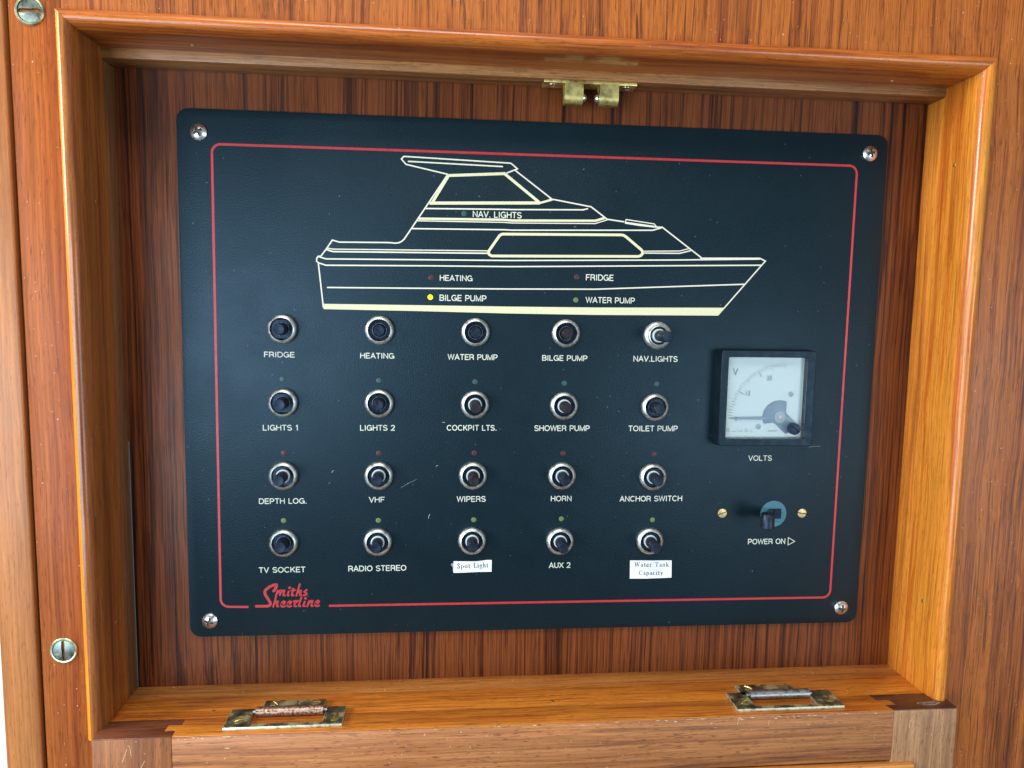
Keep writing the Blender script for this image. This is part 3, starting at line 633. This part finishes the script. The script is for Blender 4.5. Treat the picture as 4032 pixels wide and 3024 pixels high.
# ---------------------------------------------------------------- catch under the top strip
ct = D['catch']; CL = (18.8, -11, 147)
catch = empty('ball_catch', CL, label='brass double ball catch under the top of the recess', cat='catch')
cz = ZT - .02
MB().box(ct[0][0], ct[1][0], -13.6, -4.5, cz - 1.5, cz).build('mounting_plate', M_BRASS, catch, CL, bevel=.15)
for a, b_, s_ in ((ct[3][0], ct[4][0], 1), (ct[5][0], ct[6][0], -1)):
    m = MB(); n = 8
    pr = [(-13.9, cz - 1.2), (-13.9, cz - 7.2)] + [(-13.9 + 3.6 * (1 - math.cos(math.pi * i / n)), cz - 7.2 - 4.0 * math.sin(math.pi * i / n)) for i in range(1, n + 1)] + [(-6.7, cz - 1.2)]
    inn = [(-13.0, cz - 1.2), (-13.0, cz - 7.2)] + [(-13.0 + 2.7 * (1 - math.cos(math.pi * i / n)), cz - 7.2 - 3.1 * math.sin(math.pi * i / n)) for i in range(1, n + 1)] + [(-7.6, cz - 1.2)]
    k = len(pr)
    vs = [(x, y, z) for x in (a, b_) for y, z in pr] + [(x, y, z) for x in (a, b_) for y, z in inn]
    fs = []
    for i in range(k - 1):
        fs += [(i, i + 1, i + 1 + k, i + k), (2 * k + i, 3 * k + i, 3 * k + i + 1, 2 * k + i + 1), (i, 2 * k + i, 2 * k + i + 1, i + 1), (k + i, k + i + 1, 3 * k + i + 1, 3 * k + i)]
    m.add(vs, fs).build('spring_arm', M_BRASS, catch, CL, smooth=50)
    xi = b_ if s_ > 0 else a
    MB().lathe([(2.6, 0), (2.6, 8.4)], 20).build('ball_barrel', M_TEDGE, None, smooth=True)
    o = C.objects[-1]; o.parent = catch; o.rotation_euler = (0, 0, math.pi / 2 * s_)
    o.location = [c * S for c in ((xi - 8.6 * s_) - CL[0], -10.3 - CL[1], cz - 7.3 - CL[2])]
    bm = bmesh.new(); bmesh.ops.create_uvsphere(bm, u_segments=20, v_segments=12, radius=2.1 * S)
    for f in bm.faces: f.smooth = True
    me = bpy.data.meshes.new('ball'); bm.to_mesh(me); bm.free(); me.materials.append(M_STEEL)
    linkmesh('ball', me, catch, (xi + .2 * s_, -10.3, cz - 7.3))
for x in (ct[0][0] + 4.5, ct[1][0] - 4.2):
    linkmesh('screw', mesh_of(grid_head(2.2, .5, cross(.5, .35, 1.2, .5), .2, 26), 'screw', M_STEEL, smooth=True), catch, (x, -9.2, cz - 1.5), (math.pi / 2, 0, 0))
# ---------------------------------------------------------------- control panel
PY = -2.0
PL = (0, 0, -132)
panel = empty('control_panel', PL, label='dark blue switch panel with a motor yacht outline above rows of push buttons', cat='control panel')
def rounded(poly, r, n=7):
    out = []; k = len(poly)
    for i in range(k):
        p, a, b_ = Vector(poly[i]), Vector(poly[i - 1]), Vector(poly[(i + 1) % k])
        u, v = (a - p).normalized(), (b_ - p).normalized()
        half = math.acos(max(-1, min(1, u.dot(v)))) / 2
        t = r / math.tan(half); c = p + (u + v).normalized() * (r / math.sin(half))
        s0, s1 = p + u * t, p + v * t
        a0 = math.atan2(*(s0 - c).yx); a1 = math.atan2(*(s1 - c).yx)
        da = (a1 - a0 + math.pi) % (2 * math.pi) - math.pi
        out += [(c.x + r * math.cos(a0 + da * j / n), c.y + r * math.sin(a0 + da * j / n)) for j in range(n + 1)]
    return out
MB().prism_y(rounded(D['plate'], 6.0), PY, -.02).build('plate', M_PANEL, panel, PL, bevel=.22)
# red border line, broken for the maker's name
bp = D['border']; g0, g1 = D['border_gap']
rc = rounded([bp[3], bp[0], bp[1], bp[2]], 4.2)
MB().ribbon([g0] + rc + [g1], 1.15, PY - .05).build('border_line', M_RED, panel, PL, fix=False)
bt = MB()
for i, (pts, wd, cp) in enumerate(D['boat']):
    bt.ribbon(pts, wd * (.82 if wd < 1 else .95), PY - .05 - .006 * i, caps=bool(cp))
bt.build('yacht_outline', M_PRINT, panel, PL, fix=False)
thick = MB()
for i in (2, 3, 4, 6, 7, 10): thick.ribbon(D['boat'][i][0], D['boat'][i][1] * .9, PY - .24 - .006 * i)
thick.ribbon(D['window'], 1.35, PY - .24, closed=True)
thick.add([(x, PY - .25, z) for x, z in D['hull']], [tuple(range(len(D['hull'])))])
thick.build('yacht_bands', M_PRINT2, panel, PL, fix=False)
def text_mesh(name, txt, x, z, wd, h, y, mat, parent=None, ploc=PL, bold=.02, single=True):
    cu = bpy.data.curves.new('t', 'FONT'); cu.body = txt; cu.size = 1.0; cu.offset = bold; cu.resolution_u = 3; cu.space_character = 1.05
    to = bpy.data.objects.new('t', cu); C.objects.link(to)
    dg = bpy.context.evaluated_depsgraph_get(); me = bpy.data.meshes.new_from_object(to.evaluated_get(dg))
    bpy.data.objects.remove(to); bpy.data.curves.remove(cu)
    xs = [v.co.x for v in me.vertices]; ys = [v.co.y for v in me.vertices]
    ax, bx, ay, by = min(xs), max(xs), min(ys), max(ys)
    for v in me.vertices:
        X = x + (v.co.x - ax) / (bx - ax) * wd; Z_ = z + (v.co.y - ay) / (by - ay) * h
        v.co = ((X - ploc[0]) * S, (y - ploc[1]) * S, (Z_ - ploc[2]) * S)
    me.name = name; me.materials.clear(); me.materials.append(mat)
    return linkmesh(name, me, parent, ploc)
def arc(cx, cy, rx, ry, a0, a1, n=9):
    return [(cx + rx * math.cos(math.radians(a0 + (a1 - a0) * k / n)), cy + ry * math.sin(math.radians(a0 + (a1 - a0) * k / n))) for k in range(n + 1)]
UP = {  # grotesque capitals: (advance, strokes), cap height 1
 'A': (.84, [[(.04, 0), (.42, .96), (.80, 0)], [(.18, .33), (.66, .33)]]),
 'B': (.78, [[(.1, .5), (.1, .95), (.45, .95)] + arc(.45, .73, .22, .22, 90, -90)[1:] + [(.1, .51)], [(.1, .51), (.1, .05), (.48, .05)] + arc(.48, .28, .24, .23, -90, 90)[1:] + [(.1, .51)]]),
 'C': (.88, [arc(.46, .5, .38, .45, 42, 318, 18)]),
 'D': (.86, [[(.1, .05), (.1, .95), (.40, .95)] + arc(.40, .5, .39, .45, 90, -90, 14)[1:] + [(.1, .05)]]),
 'E': (.74, [[(.68, .95), (.1, .95), (.1, .05), (.70, .05)], [(.1, .51), (.62, .51)]]),
 'F': (.70, [[(.66, .95), (.1, .95), (.1, 0)], [(.1, .50), (.58, .50)]]),
 'G': (.92, [arc(.46, .5, .38, .45, 42, 345, 20) + [(.83, .46), (.50, .46)], [(.84, .44), (.84, .02)]]),
 'H': (.84, [[(.1, 0), (.1, 1)], [(.74, 0), (.74, 1)], [(.1, .53), (.74, .53)]]),
 'I': (.32, [[(.16, 0), (.16, 1)]]),
 'K': (.80, [[(.1, 0), (.1, 1)], [(.70, 1), (.12, .40)], [(.32, .60), (.74, 0)]]),
 'L': (.66, [[(.1, 1), (.1, .05), (.62, .05)]]),
 'M': (.96, [[(.1, 0), (.1, .96), (.48, .08), (.86, .96), (.86, 0)]]),
 'N': (.84, [[(.1, 0), (.1, .96), (.74, .04), (.74, 1)]]),
 'O': (.94, [arc(.47, .5, .39, .45, 90, 450, 24)]),
 'P': (.76, [[(.1, 0), (.1, .95), (.44, .95)] + arc(.44, .69, .24, .26, 90, -90)[1:] + [(.1, .43)]]),
 'R': (.82, [[(.1, 0), (.1, .95), (.46, .95)] + arc(.46, .71, .24, .24, 90, -90)[1:] + [(.1, .47)], [(.46, .47), (.66, .38), (.72, 0)]]),
 'S': (.78, [arc(.39, .73, .29, .22, 20, 270, 12) + arc(.39, .27, .31, .23, 80, -160, 12)]),
 'T': (.74, [[(.03, .95), (.71, .95)], [(.37, .95), (.37, 0)]]),
 'U': (.84, [[(.1, 1), (.1, .36)] + arc(.42, .36, .32, .31, 180, 360)[1:] + [(.74, 1)]]),
 'V': (.80, [[(.04, 1), (.40, .05), (.76, 1)]]),
 'W': (1.12, [[(.04, 1), (.30, .06), (.56, .95), (.82, .06), (1.08, 1)]]),
 'X': (.80, [[(.04, 0), (.76, 1)], [(.04, 1), (.76, 0)]]),
 '1': (.50, [[(.10, .76), (.30, .96), (.30, 0)]]),
 '2': (.70, [arc(.34, .69, .26, .26, 165, -20, 10) + [(.5, .44), (.08, .05), (.66, .05)]]),
 '.': (.30, [[(.15, 0), (.15, .12)]]), ' ': (.40, [])}
def caps_text(txt, x, z, wd, h, y):
    adv = sum(UP[c][0] + .06 for c in txt); first, last = .07, .06 + (.06)
    k = wd / (adv - first - last); cx_ = x - first * k; b_ = MB(); lv = 0
    for c in txt:
        a, st = UP[c]
        for s_ in st:
            lv += 1; b_.ribbon([(cx_ + px * k, z + pz * h) for px, pz in s_],   .15 * h if c != '.' else .2 * h, y - .003 * (lv % 7))
        cx_ += (a + .06) * k
    return b_
for t, x, z, wd, h in D['texts']:
    caps_text(t, x, z, wd, h, PY - .05).build('printed_label', M_TEXT, panel, PL, fix=False)
MB().ribbon(D['tri'], .32, PY - .06, closed=True).build('printed_arrow', M_PRINT, panel, PL, fix=False)
lg = MB()
for i, (pts, wd) in enumerate(D['logo']): lg.ribbon(pts, wd, PY - .05 - .006 * i, caps=(wd > 1.2 or len(pts) < 4))
lg.build('maker_name', M_RED, panel, PL, fix=False)
# fixing screws
for i, (x, z) in enumerate(D['screws']):
    cu = cross(.5 + i * 1.3, .55, 2.15, 1.0); me = head_mesh(grid_head(3.9, 1.5, cu, .7, 56), 'fixing_screw', M_STEEL, cu, M_RECESS_SHADE)
    linkmesh('fixing_screw', me, panel, (x, PY, z))
# push buttons
def knurl(j, i, r): return r + (.14 if (i % 2 and j in (0, 1, 2)) else 0)
me_nut = mesh_of(MB().lathe([(7.15, -.1), (7.15, .8), (7.15, 1.7), (6.75, 2.45), (5.95, 2.95), (5.7, 3.05), (5.5, 2.9), (5.4, 1.2)], 96, knurl, cap=False), 'knurled_nut', M_NICKEL, smooth=50)
me_boss = mesh_of(MB().lathe([(5.38, .2), (5.38, 1.3), (5.2, 1.5), (3.75, 1.5), (3.6, 1.2), (3.55, .4)], 48, cap=True, flats=4.55), 'collar', M_BLACK, smooth=True)
me_floor = mesh_of(MB().lathe([(5.42, .35)], 32), 'well', M_HOLE)
me_slv = mesh_of(MB().lathe([(3.5, .6), (3.5, 2.3), (3.3, 2.5), (2.9, 2.5)], 32, cap=False), 'white_sleeve', M_WHITE, smooth=True)
me_rim = mesh_of(MB().lathe([(3.62, 1.3), (3.6, 1.62), (3.42, 1.66), (3.36, 1.3)], 40, cap=False), 'worn_glint_rim', simple('worn_glint_plastic', (.10, .14, .18), .3, var=.9, vscale=600, tint=(.6, .8, 1.)), smooth=True)  # pale ring: bore highlight put into the colour, together with scuffed paint
popped = {'NAV.LIGHTS', 'COCKPIT LTS.', 'SHOWER PUMP', 'DEPTH LOG.', 'VHF', 'WIPERS', 'HORN', 'ANCHOR SWITCH', 'RADIO STEREO', 'SPOT', 'AUX 2', 'TANK'}
brown = {'COCKPIT LTS.', 'WIPERS', 'BILGE PUMP', 'SHOWER PUMP'}
heights = {'FRIDGE': 8.5, 'HEATING': 4.2, 'WATER PUMP': 5, 'BILGE PUMP': 7, 'NAV.LIGHTS': 19, 'LIGHTS 1': 9, 'LIGHTS 2': 8}
for nm, x, z, tip, _ in D['buttons']:
    bo = empty('push_button', (x, PY, z), panel)
    L = (x, PY, z)
    linkmesh('knurled_nut', me_nut, bo, L, (0, random.random() * 6, 0)); linkmesh('well', me_floor, bo, L)
    linkmesh('collar', me_boss, bo, L)
    h = heights.get(nm, tip - 3.2)
    if nm not in popped: linkmesh('worn_glint_rim', me_rim, bo, L, (0, random.random() * 6, 0))
    if nm in popped:
        bo['label'] = 'popped out button showing its white sleeve'
        sv = linkmesh('white_sleeve', me_slv, bo, L)
        if nm == 'NAV.LIGHTS': sv.scale = (1.0, 2.0, 1.0)
    r = 2.78
    b_ = MB().lathe([(r + .12, .5), (r + .1, h - 2.6), (r, h - .5), (r - .08, h - .18), (r - .3, h), (.9, h - .1), (.15, h - .16)], 36)
    b_.build('button', M_BTNW if nm in brown else M_BTN, None, smooth=40)
    o = C.objects[-1]; o.parent = bo; o.location = (0, 0, 0)
    if nm == 'NAV.LIGHTS':
        linkmesh('inner_ring', mesh_of(MB().lathe([(5.5, 2.6), (5.5, 3.9), (5.3, 4.3), (4.9, 4.4), (4.75, 4.1), (4.7, 1.6)], 64, cap=False), 'inner_ring', M_NICKEL, smooth=50), bo, L)
# indicator lights
mats = dict(teal=M_LEDT, red=M_LEDR, green=M_LEDG, yellow=M_LEDY)
led_me = {k: mesh_of(MB().lathe([(1.3, -.1), (1.3, .06), (1.1, .12), (.4, .15)], 24), 'indicator_light', m, smooth=True) for k, m in mats.items()}
ring_me = mesh_of(MB().lathe([(1.28, .02), (1.52, .03)], 24, cap=False), 'hole_edge', M_HOLE)
for k, x, z in D['leds']:
    o = linkmesh('indicator_light', led_me[k], panel, (x, PY, z))
    if k == 'yellow': o['label'] = 'lit yellow indicator light'
    linkmesh('hole_edge', ring_me, o, (x, PY, z))
# ---- voltmeter
mf, mw = D['m_front'], D['m_win']
fx0, fx1 = 92.7, 143.9; fz0, fz1 = -31.0, 19.5
wx0, wx1, wz0, wz1 = 96.35, 139.45, -27.2, 15.9
VL = (118, PY, -6)
vm = empty('voltmeter', VL, panel)
bz = MB()
yo, yi = -9.0, -4.9
outer = rounded([(fx0, fz0), (fx1, fz0), (fx1, fz1), (fx0, fz1)], 1.4, 4)
base = rounded([(fx0 - .5, fz0 - .4), (fx1 + .5, fz0 - .4), (fx1 + .5, fz1 + .4), (fx0 - .5, fz1 + .4)], 1.8, 4)
inner = rounded([(wx0, wz0), (wx1, wz0), (wx1, wz1), (wx0, wz1)], .9, 4)
n = len(outer)
vs = [(x, PY + .01, z) for x, z in base] + [(x, yo + .35, z) for x, z in outer]
outer2 = [(118.3 + (x - 118.3) * .988, -5.7 + (z + 5.7) * .988) for x, z in outer]
vs += [(x, yo, z) for x, z in outer2] + [(x, yo, z) for x, z in inner] + [(x, yi, z) for x, z in inner]
fs = [(j * n + i, j * n + (i + 1) % n, (j + 1) * n + (i + 1) % n, (j + 1) * n + i) for j in range(4) for i in range(n)]
bz.add(vs, fs).build('bezel', M_BEZEL, vm, VL, smooth=30)
MB().box(wx0 + .05, wx1 - .05, -5.4, -4.9, wz0 + .05, wz1 - .05).build('dial', M_DIAL, vm, VL)
dk = MB(); cx, cz_ = D['m_c'][0]
for i in range(31):
    a = math.pi - (math.pi / 2 + .01) * i / 30
    r0, r1 = 29.6, (26.6 if i % 5 == 0 else 27.6)
    dk.ribbon([(cx + r0 * math.cos(a), cz_ + r0 * math.sin(a)), (cx + r1 * math.cos(a), cz_ + r1 * math.sin(a))], .34, -5.46)
    if i in (0, 10, 20): dk.ribbon([(cx + 28.2 * math.cos(a), cz_ + 28.2 * math.sin(a)), (cx + 25.4 * math.cos(a), cz_ + 25.4 * math.sin(a))], .55, -5.47)
for pts, wd in D['m_sym']: dk.ribbon(pts, wd, -5.46)
dk.build('dial_marks', M_DINK, vm, VL, fix=False)
for s_, x, z, wd, h in D['m_txt']:
    text_mesh('dial_lettering', s_, x, z, wd, h, -5.46, M_DINK, vm, VL, bold=.025)
pv, t0, t1, f1, scr2 = D['m_piv']
MB().prism_y([(99.6, t0[1] - .12), (102, t0[1] - .5), (119.5, t1[1] - .85), (119.5, t1[1] + .95), (102, t0[1] + .55), (99.6, t0[1] + .12)], -6.3, -6.1).build('needle', M_NEEDLE, vm, VL)
fan = [(pv[0] + 9.4 * math.cos(a) * (1 if a < 2 else .98), pv[1] + 8.8 * math.sin(a)) for a in [math.radians(68 + i * 137 / 14) for i in range(15)]]
MB().prism_y(fan + [(pv[0] - 3, pv[1] - 3), (pv[0] + 3.2, pv[1] - 1)], -6.0, -5.5).build('needle_shroud', M_NEEDLE, vm, VL, bevel=.1)
MB().prism_y(D['m_arm'], -6.05, -5.6).build('zero_adjuster_arm', M_NEEDLE, vm, VL, bevel=.1)
pd = MB().lathe([(3.3, 0), (3.3, .4), (3.1, .5)], 32)
linkmesh('pivot_disc', mesh_of(pd, 'pivot_disc', M_NEEDLE2, smooth=True), vm, (pv[0], -6.1, pv[1]))
linkmesh('pivot_jewel', mesh_of(MB().lathe([(.7, 0), (.7, .3), (.4, .4)], 16), 'pivot_jewel', M_BSCREW, smooth=True), vm, (pv[0], -6.6, pv[1]))
for q in (f1, scr2):
    linkmesh('dial_screw', mesh_of(grid_head(1.5, .3, slot(.6, .2, .3, 1), .1, 20), 'dial_screw', M_NEEDLE2, smooth=True), vm, (q[0], -5.4, q[1]))
MB().box(wx0 + .02, wx1 - .02, -8.75, -8.2, wz0 + .02, wz1 - .02).build('clear_cover', M_GLASS, vm, VL)
kx, kz = D['m_knob']
linkmesh('zero_screw', mesh_of(grid_head(3.1, .25, slot(math.radians(-38), .42, .8, 3), 2.4, 40), 'zero_screw', M_BTN, smooth=True), vm, (kx, -8.76, kz))
# ---- key switch
kx, kz = 128.3, -69.8; KL = (kx, PY, kz)
ks = empty('key_switch', KL, panel)
sq = [(123.4, -66.6), (133.2, -66.6), (133.2, -73.2), (123.4, -73.2)]
sq = [(126.2, -66.9), (132.6, -66.9), (132.6, -72.6), (126.2, -72.6)]
dsk = MB(); n = 48; rr = 7.25; yfd = PY - .35
ring = [(kx + rr * math.cos(2 * math.pi * i / n), kz + rr * math.sin(2 * math.pi * i / n)) for i in range(n)]
cxs, czs = (126.2 + 132.6) / 2, (-66.9 - 72.6) / 2
def onsq(a):
    dx, dz = math.cos(a), math.sin(a); hx, hz = 3.2, 2.85
    t = min(hx / abs(dx) if abs(dx) > 1e-6 else 1e9, hz / abs(dz) if abs(dz) > 1e-6 else 1e9); return (cxs + dx * t, czs + dz * t)
sqr = [onsq(2 * math.pi * i / n + .001) for i in range(n)]
vs = [(x, PY + .02, z) for x, z in ring] + [(x, yfd, z) for x, z in ring] + [(x, yfd, z) for x, z in sqr] + [(x, PY + 3, z) for x, z in sqr]
fs = [(j * n + i, j * n + (i + 1) % n, (j + 1) * n + (i + 1) % n, (j + 1) * n + i) for j in range(3) for i in range(n)] + [tuple(3 * n + i for i in range(n))]
dsk.add(vs, fs).build('lock_face', M_BLUE, ks, KL, smooth=30)
MB().box(129.6, 131.3, yfd - .04, yfd + .1, -74.4, -74.15).build('lock_mark', M_HOLE, ks, KL)
linkmesh('lock_rim', mesh_of(MB().lathe([(7.25, .05), (7.75, .06)], 48, cap=False), 'lock_rim', M_HOLE), ks, KL)
# key: stub in the square hole, bent to an upright round grip
st = MB()
b0 = [(126.5, -67.2), (130.4, -67.2), (130.4, -72.2), (126.5, -72.2)]
b1 = [(117.2, -66.6), (121.2, -66.6), (121.2, -72.0), (117.2, -72.0)]
vs = [(x, 0, z) for x, z in b0] + [(x, -14.5, z) for x, z in b1]
st.add(vs, [(0, 1, 2, 3), (7, 6, 5, 4)] + [(i, i + 4, (i + 1) % 4 + 4, (i + 1) % 4) for i in range(4)]).build('key_shank', M_KEY, ks, KL, bevel=.3)
gx, gy = 118.6, -16.0; n = 28; g = MB(); r_o, r_i = 3.45, 1.5
zt3, zb3 = -65.6, -73.4
def rg(r, z, sx=1.): return [(gx + r * sx * math.cos(2 * math.pi * i / n), gy + r * math.sin(2 * math.pi * i / n), z) for i in range(n)]
vs = rg(r_i, zt3 - 2.5) + rg(r_i, zt3) + rg(r_o - .3, zt3) + rg(r_o, zt3 - .3) + rg(r_o + .1, zb3 + .4) + rg(r_o - .4, zb3)
fs = [(j * n + i, j * n + (i + 1) % n, (j + 1) * n + (i + 1) % n, (j + 1) * n + i) for j in range(5) for i in range(n)] + [tuple(range(n)), tuple(5 * n + i for i in range(n))]
g.add(vs, fs).build('key_grip', M_KEY, ks, KL, smooth=45)
for (x, z), a in zip(D['k_scr'], (math.radians(20), math.radians(-9))):
    cu = slot(a, .22, .5, 2)
    linkmesh('lock_screw', head_mesh(grid_head(2.45, .25, cu, .1, 44), 'lock_screw', M_BSCREW, cu, M_RECESS_SHADE), panel, (x, PY, z))
    linkmesh('screw_well', mesh_of(MB().lathe([(2.4, .03), (2.85, .04), (3.05, .02)], 32, cap=False), 'screw_well', M_HOLE), panel, (x, PY, z))
# ---- stuck-on paper labels
GL = {  # stroke letters with serifs: (thick strokes, thin strokes), x-height .46, cap .7
 'S': (.5, [[(.12, .2), (.13, .04), (.28, -.01), (.42, .08), (.43, .2), (.2, .42), (.12, .55), (.22, .7), (.38, .66), (.41, .52)]], []),
 'L': (.52, [[(.14, 0), (.14, .7)]], [[(.04, .7), (.25, .7)], [(.04, 0), (.46, 0), (.5, .16)]]),
 'W': (.86, [[(.1, .7), (.27, .02)], [(.42, .68), (.58, .02)]], [[(.27, .02), (.42, .68)], [(.58, .02), (.76, .7)], [(.0, .7), (.2, .7)], [(.32, .7), (.5, .7)], [(.66, .7), (.86, .7)]]),
 'T': (.58, [[(.28, 0), (.28, .7)]], [[(.02, .54), (.04, .7), (.52, .7), (.54, .54)], [(.18, 0), (.38, 0)]]),
 'C': (.62, [[(.2, .62), (.08, .42), (.09, .22), (.22, .04)]], [[(.2, .62), (.36, .71), (.52, .62), (.54, .48)], [(.22, .04), (.38, -.01), (.55, .12)]]),
 'a': (.42, [[(.3, .36), (.3, .05), (.4, .01)]], [[(.08, .34), (.12, .44), (.22, .46), (.3, .36)], [(.3, .26), (.12, .22), (.06, .1), (.14, 0), (.3, .08)]]),
 't': (.3, [[(.13, .6), (.13, .06), (.2, 0), (.28, .05)]], [[(.02, .45), (.26, .45)]]),
 'e': (.42, [[(.1, .38), (.06, .2), (.12, .05), (.24, 0), (.37, .1)]], [[(.08, .26), (.36, .27), (.32, .4), (.22, .46), (.1, .38)]]),
 'r': (.36, [[(.12, 0), (.12, .45)]], [[(.12, .3), (.22, .44), (.32, .42)], [(.04, 0), (.22, 0)], [(.03, .43), (.12, .45)]]),
 'n': (.5, [[(.12, 0), (.12, .45)], [(.37, .0), (.37, .34), (.3, .44)]], [[(.12, .34), (.22, .45), (.3, .44)], [(.03, 0), (.2, 0)], [(.29, 0), (.46, 0)], [(.03, .43), (.12, .45)]]),
 'k': (.5, [[(.12, 0), (.12, .72)], [(.2, .24), (.4, 0)]], [[(.12, .18), (.36, .45)], [(.03, 0), (.2, 0)], [(.32, 0), (.5, 0)], [(.26, .45), (.44, .45)], [(.03, .7), (.12, .72)]]),
 'p': (.5, [[(.12, -.22), (.12, .45)], [(.4, .34), (.42, .2), (.36, .06)]], [[(.12, .34), (.24, .46), (.4, .34)], [(.36, .06), (.24, 0), (.12, .08)], [(.03, -.22), (.22, -.22)], [(.03, .43), (.12, .45)]]),
 'c': (.42, [[(.12, .4), (.06, .22), (.12, .06), (.24, 0)]], [[(.12, .4), (.24, .46), (.36, .38)], [(.24, 0), (.37, .1)]]),
 'i': (.27, [[(.13, 0), (.13, .45)], [(.13, .62), (.13, .69)]], [[(.04, 0), (.22, 0)], [(.03, .43), (.13, .45)]]),
 'y': (.48, [[(.1, .45), (.26, .04)]], [[(.4, .45), (.22, -.12), (.1, -.22), (.04, -.18)], [(.02, .45), (.2, .45)], [(.32, .45), (.48, .45)]]),
 'o': (.48, [[(.14, .4), (.07, .22), (.14, .05)], [(.34, .4), (.41, .22), (.34, .05)]], [[(.14, .4), (.24, .46), (.34, .4)], [(.14, .05), (.24, 0), (.34, .05)]]),
 'g': (.46, [[(.12, .4), (.08, .3), (.12, .19)], [(.32, .4), (.35, .3), (.31, .19)]], [[(.12, .4), (.22, .46), (.32, .4), (.44, .45)], [(.12, .19), (.22, .14), (.31, .19)], [(.14, .16), (.1, .06), (.36, .02), (.42, -.1), (.3, -.22), (.12, -.22), (.05, -.12), (.12, -.02)]]),
 'h': (.5, [[(.12, 0), (.12, .72)], [(.37, 0), (.37, .34), (.3, .44)]], [[(.12, .34), (.22, .45), (.3, .44)], [(.03, 0), (.2, 0)], [(.29, 0), (.46, 0)], [(.03, .7), (.12, .72)]]),
}
def serif_word(mb, word, a, b_, cap, y):
    a, b_ = Vector(a), Vector(b_); tot = sum(GL[c][0] + .06 for c in word); k = (b_ - a).length / tot
    u = (b_ - a).normalized(); v = Vector((-u.y, u.x)); kz_ = cap / .7; x = 0; lv = 0
    for c in word:
        wd, th, tn = GL[c]
        for strokes, ww in ((th, .13), (tn, .065)):
            for s_ in strokes:
                lv += 1
                pts = [a + u * ((x + px) * k) + v * (pz * kz_) for px, pz in s_]
                mb.ribbon([(p.x, p.y) for p in pts], ww * kz_ * .9, y - .0015 * lv)
        x += wd + .06
ps = MB().prism_y(D['spot'], PY - .22, PY - .02).build('paper_label', M_PAPER, panel, PL, label='small white paper label with printed words')
sw = MB(); q = D['spot_t']
serif_word(sw, 'Spot', q[0], q[1], 2.55, PY - .26); serif_word(sw, 'Light', q[2], q[3], 2.55, PY - .26)
sw.build('lettering', M_INK, ps, PL, fix=False)
MB().prism_y(D['spot_r'], PY - .12, PY - .02).build('torn_residue', M_GLUE, ps, PL)
pt = MB().prism_y(D['tank'], PY - .22, PY - .02).build('paper_label', M_PAPER, panel, PL, label='larger white paper label with two printed lines')
sw = MB(); q = D['tank_t']
serif_word(sw, 'Water', q[0], q[1], 2.4, PY - .26); serif_word(sw, 'Tank', q[2], q[3], 2.4, PY - .26); serif_word(sw, 'Capacity', q[4], q[5], 2.4, PY - .26)
sw.build('lettering', M_INK, pt, PL, fix=False)
# small scratches and lint on the plate
M_SCR = simple('pale_scratch', (.35, .42, .48), .6)
sc_ = MB()
for i, (x, z, a, l) in enumerate([(-58.7, -70.6, 75, 2.6), (-108, -46, 50, 1.6), (-73, -54, 28, 9), (-55, -43, 30, 1.2), (146, -33, 4, 7), (-52, -20, 5, 1.5)]):
    dx, dz = math.cos(math.radians(a)), math.sin(math.radians(a))
    sc_.ribbon([(x, z), (x + dx * l * .5 - dz * .25, z + dz * l * .5 + dx * .25), (x + dx * l, z + dz * l)], .22 if l < 3 else .09, PY - .04)
sc_.build('scratches', M_SCR, panel, PL, fix=False, kind='stuff')
for o in bpy.data.objects:
    if '_w' in o: del o['_w']
